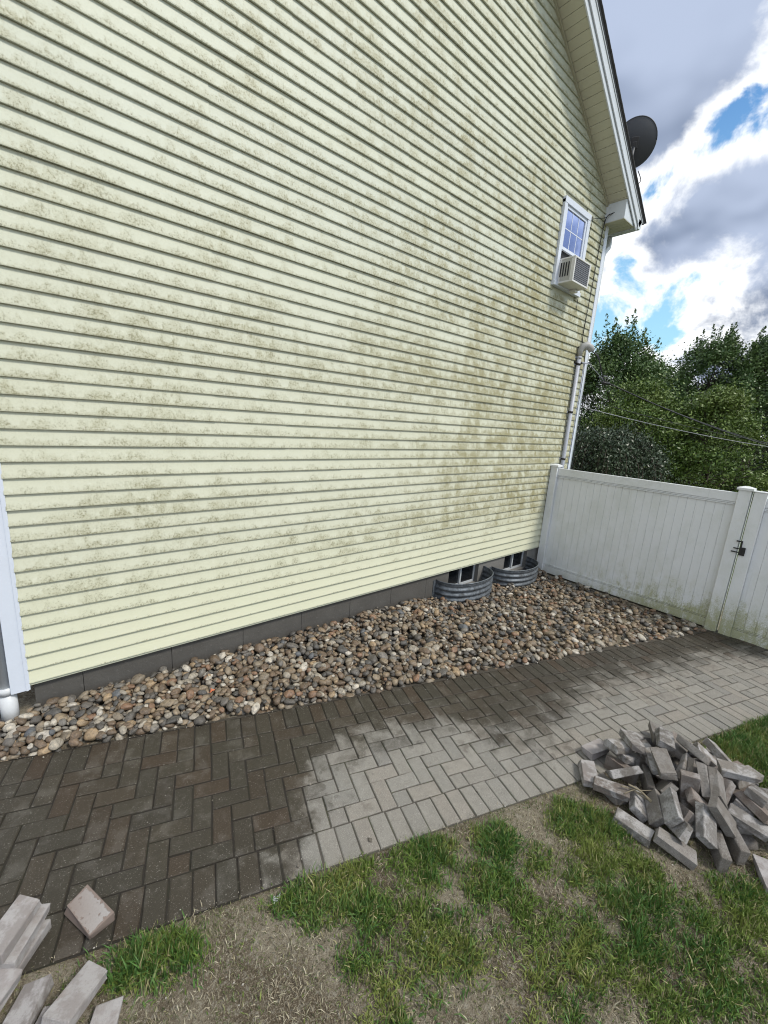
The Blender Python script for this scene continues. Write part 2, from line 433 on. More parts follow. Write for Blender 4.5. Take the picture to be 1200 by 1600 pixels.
def f_loose(t):
    oc = t.new('ShaderNodeTexCoord').outputs['Object']; r = t.rnd()
    P = t.vm('ADD', oc, t.comb(t.m('MULTIPLY', r, 40), r, 0.0))
    c = t.ramp(r, [(0, (.14, .125, .11)), (.3, (.19, .17, .148)), (.5, (.11, .10, .09)), (.7, (.19, .148, .122)), (.85, (.16, .15, .14)), (1, (.22, .20, .18))])
    n = t.noise(P, 12, 5, .65); n2 = t.noise(P, 110, 4, .75); n3 = t.noise(P, 420, 2, .6)
    c = t.mix(t.m('MULTIPLY', t.ss(n, .44, .6), t.ss(t.m('FRACT', t.m('MULTIPLY', r, 3.3)), .2, .9, .2, .85)), c, (.40, .39, .385))
    c = t.mix(t.m('MULTIPLY', t.ss(n2, .47, .36), .65), c, (.075, .068, .06))
    c = t.mix(t.m('MULTIPLY', t.ss(n3, .55, .66), .5), c, (.48, .46, .44))
    return {'Base Color': c, 'Roughness': .93, 'spec': .3, 'Normal': t.bump(t.m('ADD', n2, t.m('MULTIPLY', n3, .5)), .7, .005)}
M_LOOSE = mat('loose_paver', f_loose)
def f_loose_pale(t):
    oc = t.new('ShaderNodeTexCoord').outputs['Object']; r = t.rnd()
    P = t.vm('ADD', oc, t.comb(t.m('MULTIPLY', r, 40), r, 0.0))
    n = t.noise(P, 14, 5, .65); n2 = t.noise(P, 110, 4, .75); n3 = t.noise(P, 420, 2, .6)
    c = t.mix(r, (.20, .18, .17), (.30, .275, .265))
    c = t.mix(t.m('MULTIPLY', t.ss(n, .42, .60), .8), c, (.39, .375, .37))
    c = t.mix(t.m('MULTIPLY', t.ss(t.noise(P, 9, 3), .55, .75), .6), c, (.25, .20, .175))
    c = t.mix(t.m('MULTIPLY', t.ss(n2, .44, .34), .35), c, (.20, .18, .17))
    return {'Base Color': c, 'Roughness': .93, 'spec': .3, 'Normal': t.bump(t.m('ADD', n2, t.m('MULTIPLY', n3, .5)), .7, .005)}
M_LOOSEP = mat('loose_paver_pale', f_loose_pale)
def f_mortar(t):
    oc = t.new('ShaderNodeTexCoord').outputs['Object']; x, y, z = t.xyz(oc)
    n = t.noise(oc, 14, 6, .7); n2 = t.noise(oc, 120, 4, .75)
    d = t.m('MINIMUM', t.m('SUBTRACT', .099, t.m('ABSOLUTE', x)), t.m('SUBTRACT', .049, t.m('ABSOLUTE', y)))
    msk = t.m('MULTIPLY', t.ss(t.m('ADD', d, t.m('MULTIPLY', t.m('SUBTRACT', n, .5), .05)), .008, .012), t.ss(z, .02, .028))
    msk = t.m('MULTIPLY', msk, t.ss(t.noise(oc, 38, 3, .6), .66, .60))
    c = t.mix(n, (.17, .13, .11), (.24, .19, .165))
    c = t.mix(msk, c, t.mix(n2, (.28, .27, .265), (.42, .41, .40)))
    return {'Base Color': c, 'Roughness': .93, 'Normal': t.bump(t.m('ADD', n2, t.m('MULTIPLY', msk, 2.0)), .6, .004)}
M_MORTAR = mat('mortared_paver', f_mortar)
def f_stone(t):
    P = t.pos(); r = t.rnd()
    oc = t.vm('ADD', P, t.comb(t.m('MULTIPLY', r, 50), 0.0, 0.0))
    c = t.ramp(r, [(0, (.12, .085, .055)), (.09, (.20, .15, .10)), (.17, (.085, .078, .07)), (.26, (.25, .20, .14)), (.36, (.15, .105, .07)), (.46, (.33, .30, .25)), (.54, (.12, .11, .10)), (.62, (.32, .235, .145)), (.68, (.17, .16, .145)), (.75, (.22, .13, .08)), (.795, (.46, .43, .375)), (.85, (.065, .063, .06)), (.90, (.21, .175, .13)), (.965, (.50, .47, .42)), (.985, (.10, .11, .125))], 'CONSTANT')
    n = t.noise(oc, 30, 5, .7, 1.5); n2 = t.noise(oc, 150, 3, .75)
    c = t.mix(t.m('MULTIPLY', t.ss(n, .48, .64), .65), c, t.mix(1.0, c, (1.75, 1.65, 1.5), 'MULTIPLY'))
    c = t.mix(t.m('MULTIPLY', t.ss(n, .47, .36), .75), c, t.mix(1.0, c, (.42, .38, .33), 'MULTIPLY'))
    c = t.mix(t.m('MULTIPLY', t.ss(n2, .56, .68), .35), c, (.42, .38, .32))
    c = t.mix(1.0, t.mix(.10, c, (.15, .145, .135)), (.88, .87, .85), 'MULTIPLY')
    return {'Base Color': c, 'Roughness': .5, 'spec': .45, 'Normal': t.bump(t.m('ADD', n, t.m('MULTIPLY', n2, .5)), .6, .006)}
M_STONE = mat('river_stone', f_stone)

# ------------------------------------------------------------------ ground
def lawn_h(x, y):
    s, n = path_sn(x, y)
    k = max(0.0, min(1.0, (n - N_OUT - .0) / .25))
    if x > 6.6: k *= max(0, 1 - (x - 6.6) / .5)
    return k * (.022 * mnoise.noise(Vector((x * 1.7, y * 1.7, 3))) + .012 * mnoise.noise(Vector((x * 6, y * 6, 9))) + .004 * mnoise.noise(Vector((x * 25, y * 25, 1))) + .004)
def ground_z(x, y): return gz(x) - .013 + lawn_h(x, y)
xs = [-400, -150, -60, -25, -12, -7, -5, -4, -3.4, -3] + list(np.arange(-2.6, 5.6, .045)) + [5.7, 6, 6.4, 6.8, 7.2, 8, 9, 10, 12, 15, 20, 30, 50, 90, 200, 500]
ys = [-400, -150, -60, -25, -14, -9, -7, -6] + list(np.arange(-5.4, -1.4, .045)) + [-1.3, -1, -.5, .2, 2, 5, 9, 15, 25, 45, 90, 200, 500]
nx, ny = len(xs), len(ys)
V = np.array([(x, y, ground_z(x, y)) for y in ys for x in xs])
I = np.arange(nx * ny).reshape(ny, nx)
F = np.stack([I[:-1, :-1], I[:-1, 1:], I[1:, 1:], I[1:, :-1]], -1).reshape(-1, 4)
tag(link('ground', np_mesh('ground', V, F, True), M_SOIL), kind='structure')

# ------------------------------------------------------------------ paved path
bm = MB()
S0, S1 = -1.6, 8.6
vs = []; fs = []
for i in range(60):
    s = S0 + (S1 - S0) * i / 59
    for n_ in (N_IN - .006, N_OUT + .004):
        x, y = path_xy(s, n_); vs.append((x, y, gz(x) - .0065))
    if i: b = i * 2; fs.append((b - 2, b - 1, b + 1, b))
path = tag(MB().add(vs, fs).build('path', M_JOINT), kind='structure')

def paver_mesh(lx, ly, th=.03, ch=.0045, cut=None):
    """one chamfered brick, centre of the top face at the origin, slightly uneven edges"""
    j = lambda a: random.uniform(-a, a)
    hx, hy = lx / 2, ly / 2
    top = [(-hx + ch, -hy + ch), (hx - ch, -hy + ch), (hx - ch, hy - ch), (-hx + ch, hy - ch)]
    mid = [(-hx, -hy), (hx, -hy), (hx, hy), (-hx, hy)]
    vs = [(x + j(.0016), y + j(.0016), j(.0006)) for x, y in top] + [(x + j(.0012), y + j(.0012), -ch * .8) for x, y in mid] + [(x, y, -th) for x, y in mid]
    fs = [(0, 1, 2, 3)]
    for i in range(4):
        k = (i + 1) % 4
        fs += [(4 + i, 4 + k, k, i), (8 + i, 8 + k, 4 + k, 4 + i)]
    return vs, fs
bricks = []      # (s, n, ls, ln)
G = .0085
PH = 1.862 - 7 * PS     # stretcher start in row 0 ... same diagonal
RN = (N_H1 - N_H0) / 8
for row in range(8):
    n0 = N_H0 + row * RN
    for c in range(-34, 72):
        s0 = PH + c * PS
        if s0 < S0 or s0 > S1 - .2: continue
        mm = (c - row) % 4
        if mm == 0: bricks.append((s0 + PS, n0 + RN / 2, 2 * PS - G, RN - G))
        elif mm == 3:
            if row < 7: bricks.append((s0 + PS / 2, n0 + RN, PS - G, 2 * RN - G))
            else: bricks.append((s0 + PS / 2, n0 + RN / 2, PS - G, RN - G))
        elif mm == 2 and row == 0: bricks.append((s0 + PS / 2, n0 + RN / 2, PS - G, RN - G))
for k in range(-16, 86):
    s0 = PS * (k + .25)
    if S0 < s0 < S1 - .1: bricks.append((s0 + PS / 2, (N_IN + N_H0) / 2, PS - G, N_H0 - N_IN - G))
    s0 = PS * (k + .41)
    if S0 < s0 < S1 - .1 and not (.02 < s0 < .30): bricks.append((s0 + PS / 2, (N_H1 + N_OUT) / 2, PS - G, N_OUT - N_H1 - G))
def brick_dist(b):
    x, y = path_xy(b[0], b[1]); u, v, d = cam_px((x, y, gz(x)))
    vis = d > 0 and -30 < u < 1230 and v < 1640
    return (0 if vis else 100) + (Vector((x, y, gz(x))) - CAM).length
bricks.sort(key=brick_dist)
rest = MB()
for i, (s, n_, ls, ln) in enumerate(bricks):
    x, y = path_xy(s + random.uniform(-.001, .001), n_ + random.uniform(-.001, .001))
    vs, fs = paver_mesh(ls, ln)
    zt = gz(x) + random.uniform(-.0026, .0026)
    R = Euler((random.gauss(0, .012), .025 + random.gauss(0, .012), -A17 + random.gauss(0, .008))).to_matrix()
    vs = [R @ Vector(q) for q in vs]
    if i < 300:
        me = bpy.data.meshes.new('paver'); me.from_pydata(vs, [], fs); me.update()
        o = link('paver', me, M_PAV, path, world=False); o.location = (x, y, zt)
    else: rest.add([q + Vector((x, y, zt)) for q in vs], fs)
tag(rest.build('pavers', M_PAV, path), kind='stuff')

gv = np.array([(1, 0, 0), (-1, 0, 0), (0, 1, 0), (0, -1, 0), (0, 0, 1), (0, 0, -1)]) * 1.0
gf = np.array([(0, 2, 4), (2, 1, 4), (1, 3, 4), (3, 0, 4), (2, 0, 5), (1, 2, 5), (3, 1, 5), (0, 3, 5)])
GVs = []; GFs = []; nb = 0
for i in range(1500):
    s = random.uniform(-.4, 6.5); n_ = N_IN + (N_OUT - N_IN) * random.choice((random.random(), random.random() ** 4, 1 - random.random() ** 4))
    x, y = path_xy(s, n_); r = random.choice((.0015, .0015, .002, .0025, .0035)) * random.uniform(.7, 1.4)
    if random.random() < .012: r *= 3
    GVs.append(gv * r * RNG.uniform(.6, 1.3, (6, 1)) + np.array((x, y, gz(x) + r * .35))); GFs.append(gf + nb); nb += 6
def f_grit(t):
    r = t.rnd(); return {'Base Color': t.ramp(r, [(0, (.08, .07, .055)), (.4, (.20, .18, .15)), (.8, (.36, .33, .28)), (1, (.6, .58, .54))]), 'Roughness': .9}
tag(link('path_grit', np_mesh('path_grit', np.concatenate(GVs), np.concatenate(GFs)), mat('grit', f_grit), path, world=False), kind='stuff')

# ------------------------------------------------------------------ river stone bed
def bed_top(x, y):
    q_ = max(0, min(1, (x - 3.5) / .9)); zw = -.195 - .019 * x - .075 * q_ * q_ * (3 - 2 * q_)
    yi = path_xy(0, N_IN)[1] + (x - path_xy(0, N_IN)[0]) * (TV[1] / TV[0])
    k = max(0, min(1, y / yi)) if yi < 0 else 0
    return zw * (1 - k) + (gz(x) + .012) * k
def bed_yi(x): return path_xy(0, N_IN)[1] + (x - path_xy(0, N_IN)[0]) * (TV[1] / TV[0])
vs = []; fs = []
bx = np.linspace(-.75, 6.72, 80)
for i, x in enumerate(bx):
    yi = min(-.02, bed_yi(x))
    for j in range(9):
        y = .03 + (yi - .03) * j / 8; vs.append((x, y, bed_top(x, y) - .05 if j < 8 else gz(x) - .003))
    if i:
        for j in range(8): b = i * 9 + j; fs.append((b - 9, b - 8, b + 1, b))
def f_bed(t):
    n = t.noise(t.pos(), 50, 4, .7); return {'Base Color': t.mix(n, (.03, .026, .02), (.09, .078, .06)), 'Roughness': .95}
bed = tag(MB().add(vs, fs).build('gravel_bed', mat('bed_soil', f_bed)), kind='structure')

def stone_mesh(seed, sub):
    import bmesh
    b = bmesh.new(); bmesh.ops.create_icosphere(b, subdivisions=sub, radius=1)
    rr = random.Random(seed); off = Vector((rr.uniform(0, 99), rr.uniform(0, 99), seed))
    pl = [(Vector((rr.gauss(0, 1), rr.gauss(0, 1), rr.gauss(0, 1))).normalized(), rr.uniform(.62, .95)) for _ in range(5)]
    p_ = rr.uniform(.75, 1.0)
    for v in b.verts:
        d = v.co.normalized(); r = 1 + .20 * mnoise.noise(d * 1.1 + off) + .07 * mnoise.noise(d * 2.6 + off)
        q = d * r
        for nn, h in pl:                        # worn flats
            e_ = q.dot(nn) - h
            if e_ > 0: q -= nn * e_ * .75
        v.co = q
    me = bpy.data.meshes.new('river_stone'); b.to_mesh(me); b.free()
    me.polygons.foreach_set('use_smooth', [True] * len(me.polygons)); me.update()
    return me
ST_HI = [stone_mesh(k, 3) for k in range(14)]; ST_LO = [stone_mesh(k, 2) for k in range(14)]
for me in ST_HI: me.materials.append(M_STONE)
LOV = [np.array([v.co for v in me.vertices]) for me in ST_LO]; LOF = [np.array([p.vertices for p in me.polygons]) for me in ST_LO]
CELL = .008
gx0, gy0 = -.8, -2.75
GW, GH = int(7.6 / CELL), int(2.85 / CELL)
cx = gx0 + (np.arange(GW) + .5) * CELL; cy = gy0 + (np.arange(GH) + .5) * CELL
HX, HY = np.meshgrid(cx, cy)
YI = path_xy(0, N_IN)[1] + (HX - path_xy(0, N_IN)[0]) * (TV[1] / TV[0])
KK = np.clip(np.where(YI < 0, HY / np.minimum(YI, -1e-3), 0), 0, 1)
QQ = np.clip((HX - 3.5) / .9, 0, 1); QQ = QQ * QQ * (3 - 2 * QQ)
HT = (-.195 - .019 * HX - .075 * QQ) * (1 - KK) + (-.26 - .025 * HX + .012) * KK - .055
WELLS = [(4.66, .52, .345, -.105, 4.15), (5.88, .49, .37, -.15, 5.4)]    # centre x, half width, depth, rim z
def in_well(x, y, pad=0): return any(((x - c) / (a + pad)) ** 2 + (y / (d + pad)) ** 2 < 1 for c, a, d, *_ in WELLS)
stones = []
tries = 0
while len(stones) < 10000 and tries < 70000:
    tries += 1
    x = random.uniform(-.7, 6.62); yi = bed_yi(x)
    if yi > -.03: continue
    y = random.uniform(yi, .0)
    r = random.choice((.015, .019, .023, .027, .030, .034, .040)) * random.uniform(.85, 1.15)
    if random.random() < .03: r *= 1.3
    if y > -r * .75 or y < yi + r * .62 or in_well(x, y, r * .8): continue
    if x > 6.62 - r * .3: continue
    if -.2 < x < -.02 and y > -.09: continue
    stones.append((x, y, r, random.uniform(0, math.pi)))
placed = []
for (x, y, r, th) in stones:
    a, b_, c = r * random.uniform(1.0, 1.35), r * random.uniform(.75, 1.0), r * random.uniform(.5, .78)
    i0, i1 = int((x - a - gx0) / CELL), int((x + a - gx0) / CELL) + 1; j0, j1 = int((y - a - gy0) / CELL), int((y + a - gy0) / CELL) + 1
    i0 = max(i0, 0); j0 = max(j0, 0); i1 = min(i1, GW); j1 = min(j1, GH)
    X = HX[j0:j1, i0:i1] - x; Y = HY[j0:j1, i0:i1] - y
    uu = (X * math.cos(th) + Y * math.sin(th)) / a; vv = (-X * math.sin(th) + Y * math.cos(th)) / b_
    q2 = uu * uu + vv * vv; msk = q2 < 1
    if msk.sum() < 4: continue
    h = HT[j0:j1, i0:i1]
    bot = np.sqrt(np.clip(1 - q2, 0, 1)) * c
    zc = np.percentile((h + bot)[msk], 62)
    lim = bed_top(x, y) + .020
    if zc + c * .5 > lim + .022: continue
    # lean with the surface underneath
    A_ = np.c_[X[msk], Y[msk]]; hh = h[msk] - h[msk].mean()
    g = np.linalg.lstsq(A_, hh, rcond=None)[0] if msk.sum() > 8 else (0, 0)
    tx, ty = max(-.5, min(.5, g[0])) * .7, max(-.5, min(.5, g[1])) * .7
    HT[j0:j1, i0:i1] = np.where(msk, np.maximum(h, zc + bot * .9), h)
    placed.append((x, y, zc, a, b_, c, th, tx, ty))
def st_rank(p):
    u, v, d = cam_px(p[:3])
    if d < 0 or not (-20 < u < 1220): return 0
    exposed = 1.0 if p[2] + p[5] * .5 > HT[min(GH - 1, int((p[1] - gy0) / CELL)), min(GW - 1, int((p[0] - gx0) / CELL))] - p[5] * .6 else .35
    return p[3] / d * exposed
placed.sort(key=st_rank, reverse=True)
RV = []; RF = []; nb = 0
for i, (x, y, z, a, b_, c, th, tx, ty) in enumerate(placed):
    R = (Euler((random.gauss(0, .12) + ty, random.gauss(0, .12) - tx, 0)).to_matrix() @ Matrix.Rotation(th, 3, 'Z'))
    k = random.randrange(14)
    if i < 300:
        o = link('river_stone', ST_HI[k], None, bed, world=False)
        o.location = (x, y, z); o.rotation_euler = R.to_euler(); o.scale = (a, b_, c)
    else:
        Mx = np.array(R) @ np.diag((a, b_, c))
        RV.append(LOV[k] @ Mx.T + np.array((x, y, z))); RF.append(LOF[k] + nb); nb += len(LOV[k])
o = link('river_stones', np_mesh('river_stones', np.concatenate(RV), np.concatenate(RF), True), M_STONE, bed, world=False)
tag(o, kind='stuff')
print('stones', len(placed), 'pavers', len(bricks))

# ------------------------------------------------------------------ the house
HL = 7.264; HM = HL / 2; SL = .675; RZ = 6.664 + SL * 5.129       # rake line z = RZ - SL*x on the right slope
def rake_r(z): return (RZ - z) / SL
def rake_l(z): return HL - rake_r(z)
house = thing('house', (HM, .5, -.4), 'pale yellow vinyl sided house gable wall stained with green mildew', 'house')
# plain core behind the siding
core = MB()
core.prism([(0.0, -.02), (HL, -.02), (HL, RZ - SL * HL), (HM, RZ - SL * HM), (0.0, RZ - SL * HL)], 'y', .004, 8.5)
core.build('wall', flat('sheathing', (.55, .55, .42), .7), house)
def panel(k, x0f, x1f, dy=0.0, ncourse=2):
    """double course vinyl panel, k = pair index; ends may follow the rake"""
    z0 = 2 * k * E
    prof = [(-.017, .001), (-.0205, .003), (-.0205, .009), (-.0030, E + .003), (-.017, E + .001), (-.0205, E + .003), (-.0205, E + .009), (-.0030, 2 * E + .003), (-.001, 2 * E + .003), (-.001, .004)]
    vs = []
    for f in (x0f, x1f):
        for y, z in prof: vs.append((f(z0 + z), y - dy, z0 + z))
    n = len(prof)
    fs = [(i, (i + 1) % n, n + (i + 1) % n, n + i) for i in range(n)] + [tuple(range(n - 1, -1, -1)), tuple(range(n, 2 * n))]
    m_ = MB().add(vs, fs); o = m_.build('siding_panel', M_SID, house)
    return o
const = lambda c: (lambda z: c)
XL, XR = .0, HL - .055
WX0, WX1, WZ0, WZ1 = 5.92, 6.61, 3.945, 4.965       # window outline
k = 0
while True:
    z0, z1 = 2 * k * E, 2 * (k + 1) * E
    if z1 > RZ - SL * HM + .15: break
    gab = z1 > RZ - SL * (HL - .02) - .02
    lo = (lambda z: max(XL, rake_l(z) + .0)) ; hi = (lambda z: min(XR, rake_r(z)))
    if rake_r(z0) < HM + .15: break
    seam = 1.29 + .61 * ((14 - k) % 5)
    cuts = [seam, seam + 3.66]
    if seam > 3.67: cuts = [seam - 3.66, seam]
    ends = [lo] + [const(c) for c in cuts] + [hi]
    vals = [None] + cuts + [None]
    zm = (z0 + z1) / 2
    segs = []
    a = lo
    for c in cuts:
        if c > lo(z0) + .3 and c < hi(z1) - .15: segs.append((a, c)); a = const(c - .02)
    segs.append((a, None))
    for q, (a, c) in enumerate(segs):
        dy = .0035 * (len(segs) - 1 - q) if len(segs) > 1 else .0
        b = const(c) if c is not None else hi
        if z1 > WZ0 + .1 and z0 < WZ1 - .06 and a(zm) < WX0 and b(zm) > WX0:
            panel(k, a, const(WX0 + .02), dy)
            if b(zm) > WX1: panel(k, const(WX1 - .02), b, dy)
        elif z1 > WZ0 + .1 and z0 < WZ1 - .06 and a(zm) >= WX0 and a(zm) < WX1: panel(k, const(WX1 - .02), b, dy)
        else: panel(k, a, b, dy)
    k += 1
# starter strip under the lowest course and foundation panels
MB().box(.0, HL, -.012, .03, -.018, .003).build('starter_strip', flat('starter', (.60, .62, .48), .6), house)
fy0, fy1 = .022, .30
bw = [(4.40, 5.06), (5.72, 6.37)]
joints = [.02, .30, .905, 1.515, 2.125, 2.735, 3.345, 3.955]
for a, b in zip(joints, joints[1:] + [bw[0][0]]):
    MB().box(a + .0012, b - .0012, fy0, fy1, -.9, -.004).build('foundation_panel', M_FOUND, house, bevel=.003)
MB().box(bw[0][1], bw[1][0], fy0, fy1, -.9, -.004).build('foundation_panel', M_FOUND, house, bevel=.003)
MB().box(bw[1][1], HL - .02, fy0, fy1, -.9, -.004).build('foundation_panel', M_FOUND, house, bevel=.003)
MB().box(.021, HL - .021, fy0 + .012, fy1, -.9, -.006).build('foundation_core', flat('joint_dark', (.05, .048, .045), .9), house) if False else None
for (a, b) in bw:
    MB().box(a, b, fy0, fy1, -.9, -.335).build('foundation_panel', M_FOUND, house, bevel=.003)
    # basement slider window: white frame, centre stile, dark panes
    MB().box(a, b, .16, .30, -.335, .05).build('window_backing', M_DARK, house)
    fr = MB(); yy0, yy1 = .085, .125
    fr.box(a, a + .028, yy0, yy1, -.335, .03); fr.box(b - .028, b, yy0, yy1, -.335, .03)
    fr.box(a + .028, b - .028, yy0, yy1, -.335, -.305)
    wo = fr.build('basement_window', flat('dirty_white_frame', (.50, .53, .56), .5, var=.15), house)
    mid = (a + b) / 2
    MB().box(mid - .018, mid + .012, yy0 - .008, yy1 - .01, -.305, .03).build('stile', MATS['dirty_white_frame'], wo)
    MB().box(a + .028, mid - .018, .108, .112, -.305, .03).build('pane', M_GLASSD, wo)
    MB().box(mid + .012, b - .028, .100, .104, -.305, .03).build('pane', M_GLASSD, wo)
# corner posts: two-step vinyl trim
def corner(x0, x1, z0, z1, name='corner_post'):
    c = MB(); c.box(x0, x1, -.024, .012, z0, z1)
    o = c.build(name, M_TRIM, house, bevel=.003); return o
corner(-.098, .004, -.045, RZ - SL * HL + .02)
MB().box(-.018, -.006, -.0285, -.024, -.045, 5.2).build('corner_bead', M_TRIM, house)
MB().box(-.098, -.074, .012, .11, -.045, 5.2).build('corner_return', M_TRIM, house)
corner(HL - .066, HL + .022, -.02, RZ - SL * HL + .04)
MB().box(HL - .012, HL + .022, .012, .09, -.02, 5.2).build('corner_return', M_TRIM, house)
# rake: J-channel, soffit boards, stepped fascia, shingles
cs, sn_ = 1 / math.hypot(1, SL), SL / math.hypot(1, SL)
for side in (1, -1):
    ax = Vector((cs * side, 0, -sn_)); az = Vector((sn_ * side, 0, cs)); ay = Vector((0, 1, 0))
    apex = Vector((HM, 0, RZ - SL * HM)); length = (HL + .28 - HM) / cs
    def slab(name, s0, s1, y0, y1, h0, h1, m, parent=house, bevel=0):
        c = apex + ax * ((s0 + s1) / 2) + az * ((h0 + h1) / 2) + ay * ((y0 + y1) / 2)
        return MB().obox(c, ax, ay, az, s1 - s0, y1 - y0, h1 - h0).build(name, m, parent, bevel=bevel)
    slab('rake_channel', 0, length - .33, -.034, -.002, -.030, -.004, flat('channel_vinyl', (.42, .41, .30), .6))
    nb_ = int(length / .105)
    for i in range(nb_):
        s0 = i * .105
        drop = (0, .0, .004)[i % 3]
        slab('soffit_board', s0 + .0018, s0 + .105 - .0018, -.302, -.002, .001 + drop, .014, M_SOFF)
    slab('soffit_backing', 0, length, -.302, -.001, .0145, .03, M_DARK)
    slab('rake_fascia', 0, length + .03, -.318, -.302, -.012, .135, M_FASC, bevel=.003)
    slab('rake_trim', 0, length + .04, -.336, -.3185, .055, .165, M_FASC, bevel=.006)
    slab('drip_edge', 0, length + .06, -.345, -.302, .166, .182, M_FASC)
    roof = slab('roof', 0, length + .09, -.350, 8.8, .184, .216, M_SHIN)
    if side == 1:
        for i in range(int((length + .09) / .14)):       # shingle courses, butt edges facing down the slope
            s1_ = length + .09 - i * .14
            c = apex + ax * (s1_ - .07 + .006) + az * (.2185 + .0) + ay * 4.207
            MB().obox(c, (ax + az * -.03).normalized(), ay, (az + ax * .03).normalized(), .15, 9.16, .006).build('shingle_course', M_SHIN, roof)
# boxed return at the eave, eave soffit, gutter and downspout
MB().prism([(7.13, 5.055), (7.52, 5.055), (7.13, 5.055 + .39 * SL - .012)], 'y', -.296, -.004).build('eave_return', M_FASC, house, bevel=.004)
for i in range(4):
    MB().box(7.135 + i * .098, 7.135 + (i + 1) * .098 - .004, -.294, -.006, 5.049, 5.054).build('soffit_board', M_SOFF, house)
MB().box(HL + .01, 7.55, -.0035, 8.6, 5.05, 5.06).build('eave_soffit', M_SOFF, house)
MB().box(7.53, 7.555, -.30, 8.6, 5.04, 5.20).build('eave_fascia', M_FASC, house)
gut = MB(); gut.prism([(7.556, 5.04), (7.64, 5.04), (7.665, 5.075), (7.66, 5.10), (7.69, 5.165), (7.68, 5.165), (7.648, 5.10), (7.63, 5.05), (7.556, 5.05)], 'y', -.33, 8.6)
gut.prism([(7.556, 5.04), (7.64, 5.04), (7.665, 5.075), (7.66, 5.10), (7.69, 5.165), (7.556, 5.165)], 'y', -.336, -.331)
gutter = gut.build('gutter', M_GUT, house)
ds = MB(); ds.tube([(7.61, .10, 5.04), (7.61, .09, 4.94), (7.57, .075, 4.87), (7.44, .05, 4.78), (7.36, .035, 4.73), (7.335, .03, 4.66), (7.335, .03, 4.5), (7.335, .03, -.3)], .040, 10)
ds.build('downspout', M_GUT, house, smooth=True)
# double hung window
win = thing('window', (0, 0, 0), None, None); win.parent = house; win.location = (-HM + 6.26, -.5, .4 + 3.95)
del_keys = [kk for kk in win.keys()]
def wbox(name, *a, m=M_TRIM, p=win, bevel=.003): return MB().box(*a).build(name, m, p, bevel=bevel)
wbox('casing', WX0 - .03, WX0 + .045, -.052, -.003, WZ0, WZ1)
wbox('casing', WX1 - .045, WX1 + .03, -.052, -.003, WZ0, WZ1)
wbox('casing', WX0 - .03, WX1 + .03, -.056, -.003, WZ1 - .045, WZ1 + .03)
wbox('sill', WX0 - .04, WX1 + .04, -.064, -.003, WZ0 - .035, WZ0 + .02)
wbox('window_backing', WX0 + .04, WX1 - .04, -.006, .002, WZ0 + .02, WZ1 - .04, m=M_DARK, bevel=0)
MR = 4.42
wbox('sash_stile', WX0 + .0455, WX0 + .082, -.038, -.010, MR, WZ1 - .046)
wbox('sash_stile', WX1 - .082, WX1 - .0455, -.038, -.010, MR, WZ1 - .046)
wbox('sash_rail', WX0 + .0825, WX1 - .0825, -.038, -.010, WZ1 - .085, WZ1 - .046)
wbox('sash_rail', WX0 + .0455, WX1 - .0455, -.040, -.010, MR - .04, MR - .001)
gx_ = np.linspace(WX0 + .0825, WX1 - .0825, 4); gz_ = [MR, (MR + WZ1 - .085) / 2, WZ1 - .085]
for i in range(3):
    for j in range(2):
        wbox('pane', gx_[i] + .006, gx_[i + 1] - .006, -.024, -.020, gz_[j] + .006, gz_[j + 1] - .006, m=M_GLASS, bevel=0)
for i in (1, 2): wbox('muntin', gx_[i] - .006, gx_[i] + .006, -.027, -.017, MR, WZ1 - .085, bevel=0)
for i in range(3): wbox('muntin', gx_[i] + .0065, gx_[i + 1] - .0065, -.0265, -.0175, gz_[1] - .006, gz_[1] + .006, bevel=0)
# round white drain pipe standing at the left corner
dp = thing('drain_pipe', (-.118, .035, gz(0)), 'white round plastic downspout pipe at the corner of the house', 'drain pipe')
MB().tube([(-.118, .035, -.34), (-.118, .035, -.035)], .048, 20).build('lower_pipe', M_PVC, dp, smooth=True)
MB().tube([(-.118, .035, -.05), (-.118, .035, .0)], .054, 20).build('coupling', M_PVC, dp, smooth=True)
MB().tube([(-.125, .035, .0), (-.13, .035, 5.0)], .041, 20).build('upper_pipe', M_PVC, dp, smooth=True)
# the flat dark slab beside it
sb = MB().box(-.62, -.155, -.14, .16, -.30, -.235).build('splash_block', flat('dark_slab', (.03, .03, .032), .8), None, bevel=.008)
tag(sb, 'dark slab beneath the white drain pipe at house corner', 'slab')

